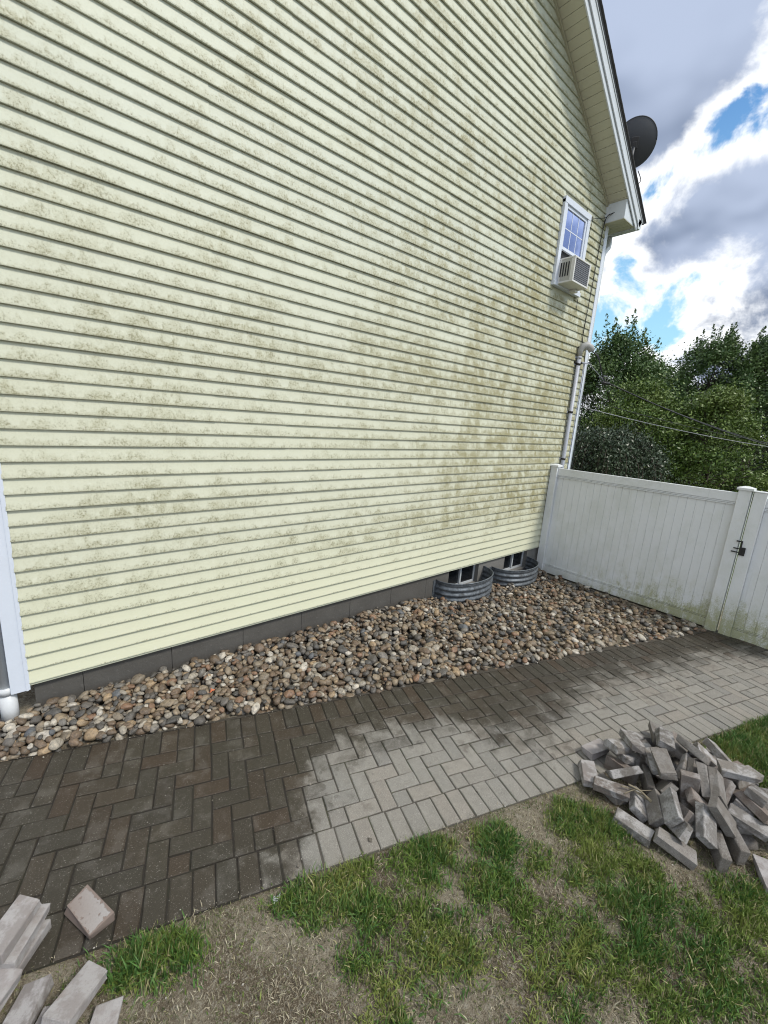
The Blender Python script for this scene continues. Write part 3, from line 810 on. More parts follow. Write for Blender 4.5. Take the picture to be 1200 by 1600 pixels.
# ------------------------------------------------------------------ window wells
def well(c, a, d, rim, left, label):
    t = thing('window_well', (c, -.05, -.42), label, 'window well', 'corrugated steel window wells')
    m_ = MB(); rows = 30; cols = 40; zt, zb = rim, -.50
    for off, flip in ((0, 0), (.004, 1)):
        vs = []; fs = []
        for i in range(rows + 1):
            z = zt + (zb - zt) * i / rows
            rip = .011 * math.sin((zt - z) / .072 * 2 * math.pi) if zt - z > .03 else 0
            for j in range(cols + 1):
                th = math.pi * j / cols
                vs.append((c - math.cos(th) * (a + rip - off), .018 - math.sin(th) ** .8 * (d + rip - off + .018), z))
        for i in range(rows):
            for j in range(cols):
                q = i * (cols + 1) + j; f = (q, q + 1, q + cols + 2, q + cols + 1); fs.append(f[::-1] if flip else f)
        m_.add(vs, fs)
    m_.build('corrugated_wall', M_GALV, t, smooth=True)
    pts = [(c - math.cos(math.pi * j / cols) * a, .018 - math.sin(math.pi * j / cols) ** .8 * (d + .018), rim) for j in range(cols + 1)]
    MB().tube(pts, .0085, 8).build('rolled_rim', M_GALV, t, smooth=True)
    for sx in (-1, 1):
        MB().box(c + sx * a - (.05 if sx < 0 else 0), c + sx * a + (.05 if sx > 0 else 0), .012, .020, -.5, rim).build('mounting_flange', M_GALV, t)
    ins = MB().prism([(c - math.cos(math.pi * j / 24) * (a - .02), .018 - math.sin(math.pi * j / 24) * d * .95) for j in range(25)], 'z', -.47, -.40)
    ins.build('well_floor', MATS['bed_soil'], t)
well(*WELLS[0], 'corrugated steel window well with the bare concrete wall on its left')
well(*WELLS[1], 'corrugated steel window well beside the white fence post')

# resting poses of the bricks in the heap: x, y, height, rotation
PILE = [(3.449, -2.938, 0.024, 0.008, 0.024, 0.347),
        (3.492, -2.765, 0.023, 0.014, 0.021, 0.583),
        (3.212, -3.158, 0.03, -0.014, 0.021, -0.584),
        (3.415, -2.734, 0.071, -0.082, -0.192, -0.682),
        (3.321, -3.076, 0.027, -0.021, 0.014, -0.995),
        (3.934, -3.219, 0.012, 0.023, -0.01, 1.984),
        (3.539, -3.143, 0.022, 0.022, 0.011, 1.095),
        (3.198, -3.125, 0.08, 0.013, 0.022, 0.529),
        (3.145, -3.059, 0.099, -1.011, 0.38, 0.749),
        (3.385, -3.308, 0.025, 0.02, 0.016, 0.896),
        (3.657, -3.42, 0.019, 0.009, 0.023, 0.35),
        (2.869, -2.912, 0.038, 0.025, -0.002, 1.637),
        (3.587, -2.666, 0.059, 0.021, 0.43, 0.602),
        (3.681, -2.801, 0.018, 0.012, 0.022, 0.504),
        (3.721, -2.768, 0.067, 0.022, 0.012, 1.069),
        (3.097, -3.275, 0.058, 1.581, 0.023, 0.439),
        (3.251, -2.704, 0.054, -1.546, 0.001, 1.54),
        (3.56, -2.963, 0.071, -0.018, -0.018, -2.347),
        (4.04, -3.485, 0.009, 0.024, 0.007, 1.293),
        (3.857, -3.427, 0.014, 0.015, 0.02, 0.659),
        (3.774, -3.141, 0.016, -0.021, 0.014, -0.999),
        (3.236, -3.32, 0.054, 1.584, 0.021, 0.562),
        (3.332, -2.654, 0.116, 0.209, 0.119, 1.082),
        (3.67, -3.126, 0.068, 0.011, -3.119, -0.449),
        (3.286, -2.852, 0.053, 1.582, 0.022, 0.459),
        (3.589, -3.071, 0.12, -0.019, -3.125, 0.843),
        (2.91, -3.111, 0.063, 0.025, -0.271, 1.836),
        (3.907, -3.26, 0.062, -0.009, 0.023, -0.36),
        (3.458, -2.892, 0.096, -0.344, -0.142, 0.372),
        (3.701, -3.269, 0.051, 0.027, -0.31, -0.611),
        (3.413, -3.281, 0.075, 0.018, 0.018, 0.78),
        (3.444, -2.794, 0.139, -0.196, -0.036, 0.98),
        (3.32, -2.659, 0.17, -0.096, 0.22, -0.395),
        (3.693, -2.887, 0.118, -0.021, 0.014, -0.986),
        (3.529, -3.295, 0.105, -0.336, -0.304, -3.035),
        (3.017, -3.077, 0.114, -0.985, 0.352, 0.823),
        (3.664, -2.919, 0.168, 0.001, -0.025, 3.096),
        (3.714, -3.563, 0.017, 0.024, -3.135, -1.289),
        (3.659, -3.386, 0.101, -3.13, -0.324, 0.468),
        (3.251, -2.954, 0.109, -0.871, 0.681, 0.469),
        (3.801, -3.07, 0.073, 0.614, -3.019, -0.605),
        (3.576, -3.549, 0.073, 1.579, 0.276, 2.833),
        (3.36, -2.853, 0.179, -0.17, -0.106, 0.619),
        (3.95, -3.034, 0.011, 0.008, -3.118, -0.323),
        (3.691, -2.776, 0.168, 0.011, 0.022, 0.469),
        (3.879, -3.021, 0.081, 0.435, -0.018, 2.39),
        (3.266, -3.155, 0.127, 0.125, -2.598, -1.245),
        (3.708, -3.074, 0.166, -0.006, 0.544, -1.239),
        (2.714, -3.335, 0.042, -0.021, 0.014, -0.992),
        (3.365, -3.345, 0.126, 0.025, 0.003, 1.467),
        (3.058, -2.876, 0.057, 0.582, 0.023, 0.351),
        (3.531, -3.793, 0.022, -0.025, -0.001, -1.621),
        (3.033, -2.716, 0.034, -0.023, -0.009, -1.93),
        (2.991, -2.732, 0.085, 0.023, -3.132, -1.167),
        (3.388, -2.699, 0.206, 0.153, 0.185, 0.718),
        (3.569, -2.839, 0.233, 0.24, 0.054, 0.342),
        (3.053, -2.964, 0.094, -0.979, -0.091, 0.52),
        (3.106, -3.194, 0.155, 0.703, -0.394, 0.328),
        (3.315, -3.061, 0.159, -1.747, 1.439, -1.336),
        (3.469, -3.003, 0.154, 0.768, -0.444, 0.098),
        (3.968, -2.878, 0.011, -0.024, -3.135, 1.291),
        (3.481, -3.36, 0.166, 0.449, 0.04, 0.926),
        (3.039, -3.035, 0.174, -0.979, -0.088, 0.516),
        (3.73, -3.245, 0.132, 0.654, 0.117, 2.803),
        (3.216, -3.239, 0.189, -0.404, -0.909, 2.106),
        (3.451, -3.187, 0.142, -0.483, -0.608, -0.067),
        (3.831, -3.111, 0.165, 0.574, -0.129, 0.958),
        (3.594, -2.678, 0.119, 0.259, -2.773, -0.327),
        (3.459, -3.058, 0.166, 0.702, -0.554, 0.236),
        (3.572, -3.344, 0.193, 0.21, 0.357, -0.056),
        (3.664, -3.198, 0.191, 0.136, 0.149, 2.589),
        (3.315, -2.907, 0.226, -0.171, -0.104, 0.633),
        (3.512, -3.49, 0.153, 1.245, -0.041, 0.551),
        (3.401, -3.12, 0.205, 0.955, -0.559, 0.554),
        (3.137, -2.748, 0.135, 0.838, 2.893, -0.642),
        (3.403, -3.174, 0.215, -2.145, -0.292, 0.365),
        (3.574, -2.522, 0.063, -0.028, -2.682, 1.582),
        (3.865, -3.517, 0.055, -0.295, 2.833, 1.487),
        (3.588, -2.995, 0.25, 0.643, 0.022, 1.128),
        (3.608, -3.228, 0.249, -0.08, 0.048, 2.074)]

# ------------------------------------------------------------------ air conditioner in the window
ac = thing('air_conditioner', (6.19, -.13, 3.95), 'boxy white window air conditioner with dark rear grille', 'air conditioner')
ax0, ax1, ay0, ay1, az0, az1 = 5.965, 6.425, -.27, -.02, 3.945, 4.25
MB().box(ax0 + .004, ax1 - .004, ay0 + .02, ay1, az0 + .004, az1 - .02).build('case_core', flat('ac_side', (.42, .42, .39), .6), ac)
fr = MB()
fr.box(ax0, ax1, ay0, ay1, az1 - .02, az1)                     # lid
fr.box(ax0, ax1, ay0, ay1, az0 - .012, az0 + .012)             # base pan
for xx in (ax0, ax1 - .028): fr.box(xx, xx + .028, ay0, ay0 + .05, az0 + .012, az1 - .02)
for xx in (ax0, ax1 - .022): fr.box(xx, xx + .022, ay1 - .06, ay1, az0 + .012, az1 - .02)
fr.build('case', M_ACW, ac, bevel=.004)
MB().box(ax0 + .028, ax1 - .028, ay0 + .012, ay0 + .03, az0 + .012, az1 - .02).build('coil', M_ACG, ac)
g = MB()
for i in range(11):
    zz = az0 + .028 + i * .0235
    g.box(ax0 + .029, ax1 - .029, ay0 + .006, ay0 + .011, zz, zz + .003)
for i in range(5):
    xx = ax0 + .085 + i * .068
    g.box(xx, xx + .003, ay0 + .004, ay0 + .0058, az0 + .014, az1 - .022)
g.build('grille', flat('grille_grey', (.24, .25, .28), .5), ac)
for i in range(4):
    MB().box(ax0 - .002, ax0 + .004, ay0 + .075 + i * .036, ay0 + .09 + i * .036, az0 + .07, az1 - .06).build('side_louver', M_DARK, ac)
for (a, b) in ((WX0 + .046, ax0 - .001), (ax1 + .001, WX1 - .046)):
    MB().box(a, b, -.034, -.022, WZ0 + .02, 4.36).build('side_curtain', M_ACW, ac)
MB().box(6.30, 6.39, -.15, -.06, az0 - .05, az0 - .0125).build('support_bracket', M_ACW, ac, bevel=.004)

# ------------------------------------------------------------------ satellite dish on the roof edge
dish = thing('satellite_dish', (7.36, -.05, 5.62), 'dark grey satellite dish mounted at the roof edge', 'satellite dish')
dc = Vector((7.47, -.10, 6.205))
dn = Vector((.80, .42, .42)).normalized()                   # faces away over the roof
du = Vector((0, 0, 1)) - dn * dn.z; du.normalize(); dr = dn.cross(du).normalized()
vs = []; fs = []; RR, CC = 8, 40
for lay, off in ((0, 0.0), (1, -.006)):
    base = len(vs)
    for i in range(RR + 1):
        r = i / RR
        for j in range(CC):
            th = 2 * math.pi * j / CC
            vs.append(dc + dr * (.29 * r * math.cos(th)) + du * (.30 * r * math.sin(th)) + dn * (.075 * r * r - .075 + off))
    for i in range(RR):
        for j in range(CC):
            f = (base + i * CC + j, base + i * CC + (j + 1) % CC, base + (i + 1) * CC + (j + 1) % CC, base + (i + 1) * CC + j)
            fs.append(f if lay == 0 else f[::-1])
MB().add(vs, fs).build('reflector', M_DISH, dish, smooth=True)
MB().tube([dc + dr * (.29 * math.cos(2 * math.pi * j / 40)) + du * (.30 * math.sin(2 * math.pi * j / 40)) - dn * .003 for j in range(41)], .008, 6).build('rim', M_DISH, dish, smooth=True)
bk = dc - dn * .085
mb_ = MB().obox(bk - dn * .025, dr, du, dn, .10, .14, .05); mb_.obox(bk - dn * .07 - du * .03, dr, du, dn, .06, .08, .06)
mb_.build('mount_bracket', flat('bracket_dark', (.05, .05, .055), .5), dish, bevel=.006)
pb = bk - dn * .07 - du * .03
MB().tube([pb, pb + Vector((-.02, .0, -.16)), Vector((7.28, -.06, 5.60))], .022, 12).build('mast', M_DISH, dish, smooth=True)
MB().obox((7.28, -.06, 5.593 - .03), (cs, 0, -sn_), (0, 1, 0), (sn_, 0, cs), .16, .10, .012).build('foot_plate', M_DISH, dish)
MB().tube([dc - du * .26 - dn * .02, dc - du * .33 + dn * .30], .012, 8).build('feed_arm', M_DISH, dish)
MB().obox(dc - du * .31 + dn * .33, dr, du, dn, .07, .06, .10).build('receiver', M_DISH, dish, bevel=.01)

# ------------------------------------------------------------------ service conduit and cables
mast = thing('service_conduit', (6.935, -.05, -.4), 'grey electrical service conduit with hooded weatherhead on the wall', 'conduit')
MB().tube([(6.945, -.055, -.4), (6.935, -.055, 3.12)], .031, 14).build('pipe', M_COND, mast, smooth=True)
for zz in (1.48, 2.24, 2.98, 3.08):
    MB().tube([(6.935, -.055, zz), (6.935, -.055, zz + .03)], .038, 14).build('strap', M_BLACK if zz < 3 else M_COND, mast, smooth=True)
    MB().box(6.88, 6.990, -.022, -.017, zz, zz + .03).build('strap_tab', M_COND, mast)
hd = MB(); pts = [(6.935, -.055, 3.10), (6.935, -.055, 3.2), (6.950, -.075, 3.262), (7.000, -.11, 3.285), (7.055, -.15, 3.255), (7.080, -.17, 3.20)]
hd.tube(pts, [.034, .044, .055, .060, .055, .045], 14)
hd.build('weatherhead', flat('weatherhead_grey', (.38, .38, .37), .5), mast, smooth=True)
MB().tube([(6.975, -.02, 3.04), (7.035, -.11, 3.02), (7.135, -.13, 3.03)], .012, 8).build('wire_holder', M_COND, mast)
MB().tube([(6.88, -.02, 3.02), (7.005, -.07, 3.02)], .022, 10).build('insulator', M_BLACK, mast)
def catenary(a, b, sag, n=40):
    a, b = Vector(a), Vector(b); return [a.lerp(b, i / n) - Vector((0, 0, 4 * sag * (i / n) * (1 - i / n))) for i in range(n + 1)]
def smooth_path(pts, n=8):
    pts = [Vector(p) for p in pts]; out = []
    for i in range(len(pts) - 1):
        p0, p1, p2, p3 = pts[max(i - 1, 0)], pts[i], pts[i + 1], pts[min(i + 2, len(pts) - 1)]
        for k in range(n):
            u = k / n
            out.append(.5 * ((2 * p1) + (p2 - p0) * u + (2 * p0 - 5 * p1 + 4 * p2 - p3) * u * u + (3 * p1 - p0 - 3 * p2 + p3) * u ** 3))
    out.append(pts[-1]); return out
def cable(name, pts, r, m, label, cat='cable'):
    o = MB().tube(pts, r, 6).build(name, m, None, smooth=True); return tag(o, label, cat)
far = Vector((26, -7.35, 3.0))
svc = thing('service_drop', (7.2, -.14, 2.8), 'thick twisted black power line drooping from the weatherhead to the trees', 'power line')
spl = Vector((7.42, -.30, 2.78))
MB().tube(catenary(spl, far, 1.25), .010, 6).build('cable_span', M_CABLE, svc, smooth=True)
MB().tube(catenary(spl + Vector((.02, .02, .0)), far + Vector((.0, 0, .05)), 1.22), .006, 6).build('messenger_wire', M_CABLE, svc, smooth=True)
for q in (-1, 0, 1):
    MB().tube(smooth_path([(7.075 + .012 * q, -.16, 3.21), (7.18 + .03 * q, -.23, 3.14), (7.28 + .02 * q, -.26 + .015 * q, 2.98), (7.36 + .012 * q, -.28, 2.86), spl]), .007, 6).build('drip_loop', M_CABLE, svc, smooth=True)
MB().tube([spl - Vector((.05, -.02, .02)), spl + Vector((.09, -.03, -.03))], .02, 8).build('splice', M_BLACK, svc, smooth=True)
MB().tube([(7.135, -.13, 3.03), spl], .004, 6).build('guy_clamp', M_COND, svc)
cable('phone_line', catenary((7.29, -.06, 2.36), far + Vector((0, 0, -.25)), .72), .006, M_CABLEG, 'pale thin phone line strung below the thick power line')
cable('coax_line', catenary((7.29, -.05, 2.50), far + Vector((0, 0, -.12)), .80), .0045, M_CABLE, 'thin black line strung just above the pale phone line')
up_ = thing('utility_pole', (26.1, -7.4, gb0 := gz(9) - .02), 'wooden utility pole carrying the power line beyond the gate', 'utility pole')
MB().tube([(26.12, -7.4, gb0 - .3), (26.12, -7.4, 4.6)], [.14, .10], 12).build('pole', flat('pole_wood', (.16, .12, .085), .9, var=.25), up_, smooth=True)
MB().box(26.02, 26.22, -7.95, -6.85, 4.2, 4.32).build('crossarm', MATS['pole_wood'], up_, bevel=.01)
cable('dish_cable', smooth_path([(7.31, -.30, 5.72), (7.345, -.345, 5.60), (7.30, -.33, 5.52), (7.24, -.31, 5.33), (7.17, -.20, 5.20), (7.085, -.06, 5.12), (7.075, -.03, 4.9), (7.04, -.028, 4.2), (7.0, -.028, 3.6), (6.985, -.03, 3.1), (6.955, -.03, 2.4), (6.935, -.03, 1.6), (6.93, -.03, .8)]), .0055, M_CABLE, 'black cable from the satellite dish down beside the conduit')
cable('second_dish_cable', smooth_path([(7.32, -.31, 5.62), (7.22, -.29, 5.27), (7.15, -.15, 5.17), (7.09, -.05, 5.10), (7.06, -.028, 4.6), (7.02, -.028, 3.9), (6.995, -.028, 3.4), (7.05, -.10, 3.0), (7.06, -.098, 2.2), (7.07, -.09, 1.2)]), .0045, M_CABLE, 'thin black cable running down the front of the grey conduit')
cable('window_cable', smooth_path([(7.085, -.055, 5.115), (6.95, -.05, 5.06), (6.82, -.035, 5.02), (6.70, -.03, 4.99), (6.655, -.066, 4.95), (6.665, -.03, 4.6), (6.655, -.03, 4.25), (6.66, -.026, 3.9), (6.655, -.026, 3.72)]), .004, M_CABLE, 'thin black cable looping from the eave to the window frame')
MB_b = cable('corner_cable', smooth_path([(7.30, -.05, 2.55), (7.31, -.055, 2.2), (7.30, -.05, 1.6), (7.31, -.05, .6)]), .006, M_CABLE, 'black cable hanging down the white corner trim behind the fence')

# ------------------------------------------------------------------ fence panel and gate
FX = 6.70
fence = thing('fence', (FX, -1.28, -.43), 'white vinyl privacy fence panel between the house and the gate', 'fence')
def post(y0, y1, z0, z1, x0, x1, name, parent, cap=True):
    o = MB().box(x0, x1, y0, y1, z0, z1).build(name, M_VINYL, parent, bevel=.006)
    if cap:
        cy_, cx_ = (y0 + y1) / 2, (x0 + x1) / 2; hw = (y1 - y0) / 2
        c = MB(); e1 = .018
        c.box(cx_ - hw - e1, cx_ + hw + e1, cy_ - hw - e1, cy_ + hw + e1, z1 - .012, z1 + .016)
        b1, b2 = hw + e1 - .006, hw * .35
        c.add([(cx_ - b1, cy_ - b1, z1 + .0162), (cx_ + b1, cy_ - b1, z1 + .0162), (cx_ + b1, cy_ + b1, z1 + .0162), (cx_ - b1, cy_ + b1, z1 + .0162),
               (cx_ - b2, cy_ - b2, z1 + .034), (cx_ + b2, cy_ - b2, z1 + .034), (cx_ + b2, cy_ + b2, z1 + .034), (cx_ - b2, cy_ + b2, z1 + .034)],
              [(0, 3, 2, 1), (4, 5, 6, 7), (0, 1, 5, 4), (1, 2, 6, 5), (2, 3, 7, 6), (3, 0, 4, 7)])
        c.build('post_cap', M_VINYL, o, bevel=.003)
    return o
TOPZ = 1.355
post(-.135, -.022, -.6, TOPZ + .03, FX - .063, FX + .05, 'post', fence)
post(-2.555, -2.43, -.6, TOPZ + .055, FX - .063, FX + .062, 'post', fence)
def rails(parent, ya, yb, zt, zb, x):
    for (z0, z1, n_) in ((zt - .15, zt, 'top_rail'), (zb, zb + .15, 'bottom_rail')):
        top = n_ == 'top_rail'
        ma, mb2 = (z0 + .036, z1) if top else (z0, z1 - .036)
        o = MB().box(x - .028, x + .028, ya, yb, ma, mb2).build(n_, M_VINYL, parent, bevel=.004)
        MB().box(x - .013, x + .026, ya, yb, z0 + .002, z1 - .002).build('rail_core', M_VINYL, o)
        for k_ in (0, 1):
            za = z0 + k_ * .019 if top else z1 - .012 - k_ * .019
            MB().box(x - .027, x - .0135, ya, yb, za, za + .012).build('rail_bead', M_VINYL, o, bevel=.002)
def boards(parent, ya, yb, z0, z1, x, pitch=.0985):
    n_ = max(1, round((yb - ya) / pitch)); w_ = (yb - ya) / n_
    m_ = MB(); g = .0028
    # tongue and groove board with chamfered long edges
    prof = [(-w_ / 2 + .0003, .009), (-w_ / 2 + .0004, -.0055), (-w_ / 2 + g, -.009), (w_ / 2 - g, -.009), (w_ / 2 - .0004, -.0055), (w_ / 2 - .0003, .009)]
    me = MB().prism([(q[1], q[0]) for q in prof], 'z', z0, z1).mesh('board')
    for i in range(n_):
        o = link('board', me, M_VINYL, parent, world=False)
        p = parent.location; o.location = (x - p.x, ya + w_ * (i + .5) - p.y, -p.z)
boards(fence, -2.43, -.135, -.27, TOPZ - .14, FX)
rails(fence, -2.431, -.134, TOPZ, -.415, FX)
MB().box(FX + .02, FX + .04, -2.40, -.14, -.50, -.40).build('base_board', flat('dark_wood', (.05, .042, .034), .9), fence)
gate = thing('gate', (FX, -3.2, -.43), 'white vinyl gate with black latch opening onto the brick path', 'gate')
GX = FX - .01
MB().box(GX - .058, GX + .045, -2.70, -2.578, -.49, TOPZ + .035).build('stile', M_VINYL, gate, bevel=.006)
MB().box(GX - .058, GX + .045, -3.95, -3.83, -.49, TOPZ + .035).build('stile', M_VINYL, gate, bevel=.006)
boards(gate, -3.83, -2.70, -.29, TOPZ - .10, GX)
rails(gate, -3.831, -2.699, TOPZ - .02, -.44, GX)
cp = MB(); cp.box(GX - .064, GX + .051, -2.706, -2.572, TOPZ + .0352, TOPZ + .05); cp.build('stile_cap', M_VINYL, gate, bevel=.004)
lt = MB(); lz = .672
lt.box(GX - .078, GX - .0582, -2.635, -2.580, lz - .055, lz + .045)
lb = lt.build('latch', M_BLACK, gate, bevel=.003)
MB().box(GX - .072, GX - .0605, -2.5795, -2.520, lz + .015, lz + .028).build('latch_bar', M_BLACK, lb)
MB().box(GX - .074, GX - .0605, -2.5795, -2.505, lz - .030, lz - .018).build('latch_bar', M_BLACK, lb)
MB().box(GX - .072, GX - .0605, -2.594, -2.580, lz + .0455, lz + .12).build('latch_bar', M_BLACK, lb)
MB().box(GX - .072, GX - .0605, -2.5795, -2.535, lz + .105, lz + .12).build('latch_bar', M_BLACK, lb)
post(-4.09, -3.965, -.6, TOPZ + .055, FX - .063, FX + .062, 'gate_post', gate)

# ------------------------------------------------------------------ loose pavers
def loose_mesh(seed):
    rr = random.Random(seed); import bmesh
    b = bmesh.new(); bmesh.ops.create_cube(b, size=1)
    for v in b.verts: v.co = (v.co.x * .201, v.co.y * .099, v.co.z * .050)
    bmesh.ops.bevel(b, geom=list(b.edges), offset=.0045, segments=2, profile=.6, affect='EDGES')
    for v in b.verts:
        v.co += Vector((rr.uniform(-1, 1), rr.uniform(-1, 1), rr.uniform(-1, 1))) * .0011
    for _ in range(rr.randint(2, 4)):                 # a chipped corner
        c = Vector((rr.choice((-1, 1)) * .1, rr.choice((-1, 1)) * .049, rr.choice((-1, 1)) * .025)); d = c.normalized()
        for v in b.verts:
            q = rr.uniform(.014, .024) - (v.co - c).length
            if q > 0: v.co -= Vector((math.copysign(1, c.x), math.copysign(1, c.y), math.copysign(.6, c.z))) * q * .6
    me = bpy.data.meshes.new('loose_paver'); b.to_mesh(me); b.free(); return me
LM = [loose_mesh(q) for q in range(6)]
LMP = [me.copy() for me in LM]
for me in LM: me.materials.append(M_LOOSE)
for me in LMP: me.materials.append(M_LOOSEP)
def loose(me, x, y, z, rx, ry, rz, label, group=None):
    o = bpy.data.objects.new('loose_paver', me); COL.objects.link(o)
    o.location = (x, y, z); o.rotation_euler = (rx, ry, rz)
    return tag(o, label, 'paving brick', group)
ZB = gz(3.4) - .006
kept = []
for (x, y, z, a, b, c) in PILE:
    x -= .20; y -= .05
    if path_sn(x, y)[1] < N_OUT - .16 or (z < .05 and math.hypot((x - 3.3) / .95, (y + 3.1) / .62) > 1): continue
    if x < 2.62: continue
    kept.append((x, y, z, a, b, c))
pcx = sum(q[0] for q in kept) / len(kept); pcy = sum(q[1] for q in kept) / len(kept)
def heap_label(x, y, z, a, b, c):
    up = Euler((a, b, c)).to_matrix()
    f = [abs(up[2][k]) for k in range(3)]           # how far each brick axis points upwards
    pose = 'standing on end' if f[0] > .8 else 'standing on edge' if f[1] > .75 else 'lying flat' if f[2] > .94 else 'tipped steeply' if max(f[0], f[1]) > .5 else 'lying slightly tilted'
    lay_ = 'at the bottom of' if z < .045 else 'on top of' if z > .15 else 'halfway up'
    s_, n_ = path_sn(x - pcx, y - pcy)
    side = 'fence side' if s_ > .28 else 'stack side' if s_ < -.28 else 'lawn side' if n_ > .1 else 'path side' if n_ < -.1 else 'middle'
    ldir = up.col[0]; along = abs(ldir.x * TV[0] + ldir.y * TV[1]) > abs(ldir.x * NV[0] + ldir.y * NV[1])
    return 'paving brick %s %s the heap, %s, %s' % (pose, lay_, ('in its ' if side == 'middle' else 'on its ') + side, 'lengthwise' if along else 'crosswise')
for i, q in enumerate(kept):
    x, y, z, a, b, c = q
    loose(LM[i % 6], x, y, z + ZB + .005, a, b, c, heap_label(*q), 'paving bricks in the heap')

# the small stack and strays at the other end of the path
def lay(me, x, y, h, yaw, label, tilt=(0, 0), base=None):
    loose(me, x, y, (gz(x) if base is None else base) + h - .025 + .001, tilt[0], tilt[1], rad(yaw), label)
lay(LMP[0], -.061, -1.660, .051, 52.2, 'pale paving brick at the bottom of the short stack on the path')
lay(LMP[1], -.052, -1.638, .102, 55.5, 'pale paving brick in the middle of the short stack on the path')
lay(LMP[2], -.076, -1.625, .153, 51.0, 'pale paving brick lying on top of the short stack on the path')
lay(LMP[3], -.225, -1.60, .053, 47.0, 'pale paving brick butted against the short stack on the path')
LMM = LM[4].copy(); LMM.materials.clear(); LMM.materials.append(M_MORTAR)
lay(LMM, .165, -1.664, .060, -67.9, 'brown paving brick smeared with dried mortar lying alone on the path', (.0, .05))
GB = lambda x, y: ground_z(x, y)
lay(LMP[4], -.150, -1.81, .085, 50, 'pale paving brick next to the stack at the lawn edge', (.05, .02), GB(-.1, -1.8))
lay(LMP[5], -.055, -1.905, .075, 60, 'pale paving brick leaning beside the lawn edge stray', (-.16, .05), GB(0, -1.9))
lay(LMP[0], -.005, -2.02, .064, 57, 'pale paving brick half hidden by grass below the leaning one', (.02, -.03), GB(0, -2))
lay(LMP[1], .150, -2.115, .053, 66, 'pinkish paving brick lying flat under another brick in the grass', (.0, .03), GB(.2, -2.1))
lay(LMP[2], .105, -1.985, .120, 44, 'pale paving brick resting on the pinkish one in the grass', (.03, .33), GB(.1, -2))
lay(LMP[3], 2.97, -3.535, .056, 25, 'pale paving brick lying alone in the grass by the heap', (.03, .02), GB(3, -3.6))
lay(LMP[4], 3.10, -2.56, .062, -14, 'pale paving brick lying flat on the path edge above the heap')
lay(LMP[5], 2.83, -2.63, .062, 34, 'pale paving brick at the tip of the heap on the path edge')

# ------------------------------------------------------------------ grass
def grass(name, n, dens, hmin, hmax, wid, m, lean=.6, label=None, cat=None):
    P = []
    while len(P) < n:
        k = n
        xx = RNG.uniform(-.4, 5.4, k); yy = RNG.uniform(-4.6, -1.6, k)
        for x, y in zip(xx, yy):
            d = dens(x, y)
            if d > 0 and random.random() < d: P.append((x, y, d))
            if len(P) >= n: break
    P = np.array(P); N = len(P)
    z = np.array([ground_z(x, y) for x, y in P[:, :2]]) - .004
    th = RNG.uniform(0, 2 * np.pi, N); h = RNG.uniform(hmin, hmax, N) * (.55 + .45 * np.clip(P[:, 2], 0, 1)); wd = RNG.uniform(.6, 1.2, N) * wid
    ln = np.abs(RNG.normal(0, lean, N)); dth = RNG.uniform(0, 2 * np.pi, N)
    dx, dy = np.cos(dth), np.sin(dth); sx, sy = np.cos(th), np.sin(th)
    b = np.c_[P[:, 0], P[:, 1], z]
    def lev(f, wf, bend):
        a = np.minimum(ln * bend, 1.45)
        c = b + np.c_[dx * np.sin(a) * h * f, dy * np.sin(a) * h * f, np.cos(a) * h * f]
        o = np.c_[sx, sy, np.zeros(N)] * (wd * wf / 2)[:, None]; return c - o, c + o
    a0, a1 = lev(0, .7, 0); b0, b1 = lev(.55, 1, .75); c0, c1 = lev(1, .12, 1.25)
    V = np.stack([a0, a1, b0, b1, c0, c1], 1).reshape(-1, 3)
    base = np.arange(N)[:, None] * 6
    F = np.concatenate([base + np.array([0, 1, 3, 2]), base + np.array([2, 3, 5, 4])])
    o = link(name, np_mesh(name, V, F), m)
    return tag(o, label, cat, kind='stuff')
def f_grass(c1, c2, c3):
    def fn(t):
        r = t.rnd(); P = t.pos(); n = t.noise(P, 3.2, 3)
        c = t.mix(r, c1, c2); c = t.mix(t.m('MULTIPLY', t.ss(n, .42, .68), .8), c, c3)
        c = t.mix(t.ss(t.m('FRACT', t.m('MULTIPLY', r, 13.7)), .86, .95), c, (.34, .30, .16))
        return {'Base Color': c, 'Roughness': .55, 'spec': .3, 'Subsurface Weight': 0.0}
    return fn
M_GR = mat('grass_green', f_grass((.058, .115, .02), (.165, .24, .05), (.24, .265, .07)))
M_GRD = mat('grass_dark', f_grass((.03, .085, .018), (.09, .19, .045), (.12, .19, .05)))
def f_straw(t):
    r = t.rnd(); return {'Base Color': t.ramp(r, [(0, (.13, .105, .07)), (.35, (.29, .25, .175)), (.75, (.47, .43, .32)), (1, (.18, .17, .095))]), 'Roughness': .8, 'spec': .2}
M_STRAW = mat('grass_dry', f_straw)
M_STICK = flat('dry_stick', (.20, .17, .115), .85, var=.25, scale=40)
def lawn_side(x, y):
    s, n = path_sn(x, y); return n - N_OUT
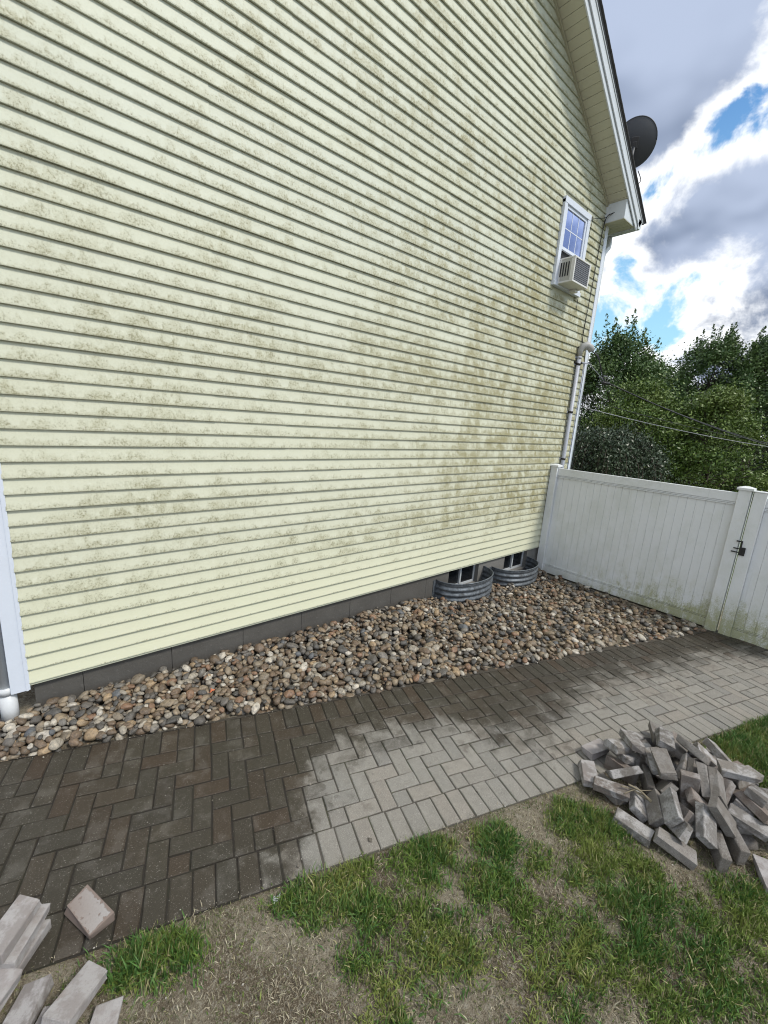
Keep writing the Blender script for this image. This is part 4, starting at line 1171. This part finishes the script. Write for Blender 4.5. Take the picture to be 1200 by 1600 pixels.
CL = [  # tufts seen in the photograph: ground x, y, radius, strength
    (.98, -2.10, .16, 1), (1.15, -2.22, .17, 1), (1.28, -2.12, .13, 1), (.90, -2.05, .12, .8), (1.50, -2.33, .17, 1), (1.64, -2.38, .12, .9),
    (1.18, -2.40, .12, .7), (1.32, -2.48, .14, .7), (1.05, -2.52, .13, .6), (1.22, -2.62, .17, .75), (1.38, -2.68, .15, .7), (1.52, -2.76, .13, .5), (.95, -2.72, .14, .55),
    (.33, -1.93, .14, 1), (.42, -2.0, .10, .9), (.22, -1.88, .08, .6), (.50, -2.09, .07, .5), 
    (1.72, -2.62, .12, .9), (1.80, -2.75, .13, .7), (1.92, -2.55, .14, .9), (2.02, -2.72, .12, .7), (1.66, -2.86, .10, .7), (1.62, -3.0, .16, .6), (1.85, -3.02, .16, .8),
    (2.42, -2.74, .16, 1), (2.52, -2.86, .15, 1), (2.30, -2.92, .14, .9), (2.22, -3.06, .14, .9), (2.44, -3.06, .13, .9), (2.12, -2.86, .10, .6), (2.32, -3.22, .13, .7),
    (2.05, -3.22, .12, .7), (1.92, -3.35, .14, .7), (2.20, -3.45, .17, .8), (2.45, -3.42, .16, .8), (2.66, -3.48, .16, .9), (2.78, -3.66, .2, .9), (2.45, -3.7, .2, .7), (2.1, -3.7, .2, .7), (3.0, -3.75, .25, .9),
    (1.05, -2.95, .14, .5), (1.4, -3.2, .2, .6), (4.15, -3.32, .30, 1), (4.5, -3.38, .35, 1), (4.9, -3.5, .4, 1), (5.3, -3.7, .4, 1), (4.6, -3.9, .5, .9), (4.0, -3.6, .3, .9), (3.6, -3.9, .4, .9)]
def dens_green(x, y):
    e_ = lawn_side(x, y)
    if e_ < -.012: return 0
    v = 0
    for cx_, cy_, r, k_ in CL:
        d = math.hypot(x - cx_, y - cy_) / r
        if d < 1.5: v = max(v, k_ * max(0, 1.12 - d * d * .62))
    n = mnoise.noise(Vector((x * 5.5, y * 5.5, 2))) * .5 + mnoise.noise(Vector((x * 13, y * 13, 7))) * .6 + mnoise.noise(Vector((x * 32, y * 32, 4))) * .3
    v = v * (.95 + n * 1.15) + .05 + max(0, n - .15) * .5
    if e_ < .03: v *= .35
    return max(0, min(1, v)) ** 2.0
def dens_dark(x, y):
    return dens_green(x, y) * max(0, min(1, .5 + 1.6 * mnoise.noise(Vector((x * 2.6 + 4, y * 2.6, 5)))))
def dens_straw(x, y):
    e_ = lawn_side(x, y)
    if e_ < -.02: return 0
    n = .45 + mnoise.noise(Vector((x * 3, y * 3, 12))) * .6 + mnoise.noise(Vector((x * 11, y * 11, 1))) * .4
    return max(0.04, min(1, n))
grass('grass', 110000, dens_green, .022, .072, .0048, M_GR, .75, 'patchy short green grass growing in the bare soil by the path', 'grass')
grass('dark_grass', 30000, dens_dark, .04, .105, .0058, M_GRD, .6, 'longer dark green grass tufts in the bare soil', 'grass')
grass('dry_grass', 85000, dens_straw, .012, .05, .0034, M_STRAW, 1.6, 'dead straw coloured grass matted on the bare soil', 'dry grass')
def f_thin(t):
    r = t.rnd(); return {'Base Color': t.ramp(r, [(0, (.07, .10, .035)), (.5, (.14, .165, .065)), (1, (.25, .24, .13))]), 'Roughness': .7, 'spec': .2}
def dens_thin(x, y):
    e_ = lawn_side(x, y)
    return 0 if e_ < .0 else max(0.02, min(1, .4 + mnoise.noise(Vector((x * 4.3 + 9, y * 4.3, 3))) * .8 + mnoise.noise(Vector((x * 19, y * 19, 6))) * .5))
grass('thin_grass', 75000, dens_thin, .010, .034, .0036, mat('grass_thin', f_thin), 1.0, 'sparse dull short grass over the worn soil', 'grass')
# pebbles and crumbs on the soil
V_ = []; F_ = []; nb = 0
lo = ST_LO[0]; tri_v = np.array([(1, 0, 0), (-1, 0, 0), (0, 1, 0), (0, -1, 0), (0, 0, 1), (0, 0, -1)]) * 1.0
tri_f = np.array([(0, 2, 4), (2, 1, 4), (1, 3, 4), (3, 0, 4), (2, 0, 5), (1, 2, 5), (3, 1, 5), (0, 3, 5)])
for i in range(2600):
    x, y = random.uniform(-.3, 4.5), random.uniform(-4.2, -1.7)
    if lawn_side(x, y) < .01: continue
    r = random.choice((.0018, .0025, .003, .004, .006)) * random.uniform(.7, 1.3)
    V_.append(tri_v * r * RNG.uniform(.6, 1.3, (6, 1)) + np.array((x, y, ground_z(x, y) + r * .2))); F_.append(tri_f + nb); nb += 6
def f_crumb(t):
    r = t.rnd(); return {'Base Color': t.ramp(r, [(0, (.10, .085, .065)), (.5, (.22, .19, .15)), (.85, (.33, .30, .25)), (1, (.55, .53, .48))]), 'Roughness': .9}
tag(link('soil_crumbs', np_mesh('soil_crumbs', np.concatenate(V_), np.concatenate(F_)), mat('crumb', f_crumb)), 'small pebbles and crumbs of soil scattered between the grass', 'pebbles', kind='stuff')

# small litter: a fallen leaf on the stones, plastic scraps, twigs in the heap
lf = MB(); ctr = Vector((1.06, -.50, -.205)); ring = []
for k_ in range(10):
    r_ = .030 if k_ % 2 == 0 else .011
    ring.append(ctr + Vector((math.cos(k_ * math.pi / 5 + .3) * r_, math.sin(k_ * math.pi / 5 + .3) * r_ * .9, .006 * (k_ % 3))))
lf.add([ctr + Vector((0, 0, .006))] + ring, [(0, 1 + k_, 1 + (k_ + 1) % 10) for k_ in range(10)])
lf.tube([ctr, ctr + Vector((-.03, -.025, .012))], .0012, 4)
tag(lf.build('fallen_leaf', flat('orange_leaf', (.55, .16, .07), .6)), 'small orange star shaped leaf lying on the river stones', 'leaf')
M_FILM = flat('plastic_film', (.52, .54, .55), .3)
def scrap(x, y, r, label):
    rr = random.Random(int(x * 1000)); n_ = 9; vs = []; fs = []
    for j in range(n_):
        for i in range(n_):
            u_, v_ = i / (n_ - 1) - .5, j / (n_ - 1) - .5
            k_ = 1 + .5 * mnoise.noise(Vector((u_ * 5 + x, v_ * 5, 1)))
            vs.append((x + u_ * r * 2 * k_, y + v_ * r * 1.3 * k_, ground_z(x, y) + .006 + .022 * abs(mnoise.noise(Vector((u_ * 7, v_ * 7 + y, 4))))))
    for j in range(n_ - 1):
        for i in range(n_ - 1):
            if rr.random() < .86: q = j * n_ + i; fs.append((q, q + 1, q + n_ + 1, q + n_))
    tag(MB().add(vs, fs).build('plastic_scrap', M_FILM), label, 'litter')
scrap(.845, -2.065, .018, 'crumpled pale plastic scrap at the path edge beside the grass')
scrap(1.285, -2.59, .026, 'torn white plastic film lying in the middle of the grass')
for i, (x, y, z, dx, dy, dz, r_) in enumerate(((2.80, -2.83, .12, .10, -.16, -.05, .004), (2.83, -2.86, .14, .07, -.20, -.09, .006), (2.78, -2.86, .10, .16, -.11, .02, .003), (2.86, -2.90, .10, .02, -.19, -.03, .005))):
    p0 = Vector((x, y, gz(x) + z)); p1 = p0 + Vector((dx, dy, dz))
    tag(MB().tube(smooth_path([p0, p0.lerp(p1, .35) + Vector((.008, .004, .012)), p0.lerp(p1, .7) + Vector((-.006, .005, .004)), p1], 4), [r_] * 9 + [r_ * .8, r_ * .6, r_ * .5, r_ * .3], 6).build('twig', M_STICK, None, smooth=True),
        'dry twig caught between the bricks of the heap', 'twig', 'twigs in the brick heap')

# ------------------------------------------------------------------ trees and shrubs beyond the fence
M_BARK = flat('bark', (.07, .055, .042), .9, var=.3, scale=20)
def f_leaf(a, b, c, gloss=.45):
    def fn(t):
        r = t.rnd(); n = t.noise(t.pos(), .9, 3)
        col = t.mix(r, a, b); col = t.mix(t.m('MULTIPLY', t.ss(n, .42, .65), .7), col, c)
        return {'Base Color': col, 'Roughness': gloss, 'spec': .4}
    return fn
M_LF1 = mat('leaf_dark', f_leaf((.035, .075, .022), (.10, .17, .05), (.095, .145, .035)))
M_LF2 = mat('leaf_mid', f_leaf((.05, .10, .02), (.16, .23, .05), (.14, .185, .038)))
M_LF3 = mat('leaf_shrub', f_leaf((.02, .04, .02), (.10, .13, .08), (.06, .085, .045), .35))
M_LF4 = mat('leaf_conifer', f_leaf((.015, .03, .018), (.03, .05, .03), (.02, .04, .025), .6))
def leaves(C, size, aspect=1.9, droop=0.0):
    N = len(C)
    d = RNG.normal(0, 1, (N, 3)); d[:, 2] -= droop; d /= np.linalg.norm(d, axis=1)[:, None]
    u = np.cross(d, RNG.normal(0, 1, (N, 3))); u /= np.linalg.norm(u, axis=1)[:, None]
    L = (size * RNG.uniform(.6, 1.3, N))[:, None]; W = L / aspect / 2
    nrm = np.cross(d, u)
    V = np.stack([C - d * L / 2, C + u * W + nrm * W * .25, C + d * L / 2, C - u * W + nrm * W * .25], 1).reshape(-1, 3)
    F = np.arange(N * 4).reshape(N, 4)
    return V, F
def tree(name, base, height, crown_r, m, nleaf, lsize, label, seed, crown_from=.25, nclump=90, spiky=.0, shape='round'):
    rr = random.Random(seed); rg = np.random.default_rng(seed)
    t = thing(name, base, label, 'tree', 'trees beyond the fence')
    B = Vector(base); tr = MB()
    lean = Vector((rr.uniform(-.05, .05), rr.uniform(-.05, .05), 1))
    tr.tube([B + lean * (height * q) + Vector((rr.uniform(-.05, .05), rr.uniform(-.05, .05), 0)) for q in (-.02, .15, .35, .6, .9)], [height * .022, height * .018, height * .014, height * .009, .01], 8)
    clumps = []
    for i in range(nclump):
        f = crown_from + (1 - crown_from) * rr.random() ** .8
        if shape == 'round': w_ = math.sin(math.pi * min(1, max(.05, (f - crown_from) / (1 - crown_from) * .8 + .18))) ** .7
        elif shape == 'cone': w_ = max(.06, 1.05 - (f - crown_from) / (1 - crown_from))
        th = rr.uniform(0, 2 * math.pi); rr_ = crown_r * w_ * math.sqrt(rr.uniform(.15, 1))
        c = B + lean * (height * f) + Vector((math.cos(th) * rr_, math.sin(th) * rr_, rr.uniform(-.2, .2)))
        clumps.append(c)
        st = B + lean * (height * max(.12, f - .22 * rr.uniform(.6, 1.3)))
        mid_ = st.lerp(c, .5) + Vector((0, 0, -.05 * height * rr.random()))
        r0 = height * .007 * (1.2 - f)
        tr.tube([st, mid_, c], [r0, r0 * .6, .006], 5, cap=False)
    tr.build('trunk', M_BARK, t, smooth=True)
    per = nleaf // nclump
    pts = []
    for c in clumps:
        sg = crown_r * rr.uniform(.07, .17)
        g_ = rg.normal(0, 1, (per, 3)) * np.array((sg, sg, sg * .7)) + np.array(c)
        pts.append(g_)
        if spiky and rr.random() < spiky:                      # upright leading shoots
            top = c + Vector((rr.uniform(-.25, .25), rr.uniform(-.25, .25), rr.uniform(.4, 1.0) * crown_r * .6))
            tr2 = np.linspace(0, 1, per // 3)[:, None]
            pts.append(np.array(c) + (np.array(top) - np.array(c)) * tr2 + rg.normal(0, .07 * crown_r, (per // 3, 3)) * (1.1 - tr2))
    V, F = leaves(np.concatenate(pts), lsize)
    link('crown', np_mesh('crown', V, F), m, t)
    return t
gb = lambda x: gz(x) - .013
tree('leafy_tree', (18.0, 3.7, gb(17)), 5.9, 1.9, M_LF1, 33000, .105, 'dark green tree whose crown rises beside the house corner', 21, .2, 152, .5)
tree('leafy_tree', (21.5, 1.9, gb(21)), 6.2, 1.9, M_LF1, 26400, .105, 'tall open crowned tree with sky showing through its top', 22, .35, 114, .8)
tree('leafy_tree', (22.5, .0, gb(22)), 6.3, 1.7, M_LF1, 22000, .105, 'tall spiky topped tree next to the dark conifer', 23, .4, 104, .8)
tree('leafy_tree', (15.0, 1.6, gb(15)), 3.9, 1.7, M_LF2, 28600, .085, 'yellow green bushy tree behind the weeping shrub', 24, .1, 133)
tree('leafy_tree', (15.5, -.35, gb(15)), 3.7, 1.6, M_LF2, 28600, .085, 'light green bushy tree above the gate post', 25, .1, 133)
tree('leafy_tree', (14.0, 4.6, gb(14)), 3.6, 1.5, M_LF2, 24200, .085, 'low green tree close behind the white corner trim', 26, .05, 133)
tree('conifer', (24, -2.1, gb(24)), 5.9, 1.8, M_LF4, 18000, .09, 'dark blue green conifer at the edge of the trees', 27, .1, 152, 0, 'cone')
tree('leafy_tree', (26, 5.5, gb(24)), 6.0, 3.0, M_LF1, 26400, .13, 'far dark tree filling in behind the corner tree', 28, .1, 133)
tree('leafy_tree', (27, .9, gb(24)), 5.2, 2.6, M_LF1, 26400, .13, 'far dark tree filling in behind the open crowned tree', 29, .1, 133)
# weeping dome-shaped shrub
wsh = thing('weeping_shrub', (10.6, .75, gb(10)), 'dark dome shaped weeping shrub just behind the white fence', 'shrub')
tr = MB(); tr.tube([(10.6, .75, gb(10)), (10.62, .75, .6), (10.58, .72, 1.5)], [.09, .07, .05], 8)
pts = []; rg = np.random.default_rng(5)
for i in range(150):
    th = rg.uniform(0, 2 * math.pi); R_ = 1.35 * math.sqrt(rg.uniform(.08, 1)); top = 1.98 - .42 * (R_ / 1.35) ** 2 + rg.normal(0, .06)
    p0 = Vector((10.58, .72, 1.5)); p1 = Vector((10.6 + math.cos(th) * R_ * .7, .75 + math.sin(th) * R_ * .95 * .7, top)); p2 = Vector((10.6 + math.cos(th) * R_, .75 + math.sin(th) * R_ * .95, top - .25)); p3 = p2 + Vector((math.cos(th) * .1, math.sin(th) * .1, -rg.uniform(.5, 1.4)))
    q = smooth_path([p0, p1, p2, p3], 6); tr.tube(q, [.012] * 6 + [.007] * (len(q) - 6), 4, cap=False)
    qq = np.array([tuple(v) for v in q[7:]]); k_ = rg.integers(0, len(qq), 170)
    pts.append(qq[k_] + rg.normal(0, 1, (170, 3)) * np.array((.085, .085, .09)))
tr.build('stems', M_BARK, wsh, smooth=True)
V, F = leaves(np.concatenate(pts), .07, 2.1, 1.0)
link('foliage', np_mesh('foliage', V, F), M_LF3, wsh)

# neighbouring house glimpsed through the leaves
nh = thing('neighbour_house', (30, -3.4, gb(24)), 'pale grey neighbouring house glimpsed through the trees', 'house')
NS = flat('pale_siding', (.55, .58, .62), .6)
bz = gb(24)
for i in range(16): MB().box(28, 33, -6.2, .4, bz + i * .19, bz + i * .19 + .186).build('siding_course', NS, nh)
MB().prism([(27.6, bz + 3.0), (33.4, bz + 3.0), (30.5, bz + 4.6)], 'y', -6.5, .7).build('roof', flat('blue_grey_roof', (.20, .22, .26), .8), nh)
for yy in (-5.2, -3.2, -1.2):
    wv = MB().box(27.95, 28.02, yy - .5, yy + .5, bz + 1.1, bz + 2.4).build('window', M_TRIM, nh)
    MB().box(27.93, 27.949, yy - .42, yy + .42, bz + 1.2, bz + 2.3).build('pane', M_GLASS, wv)
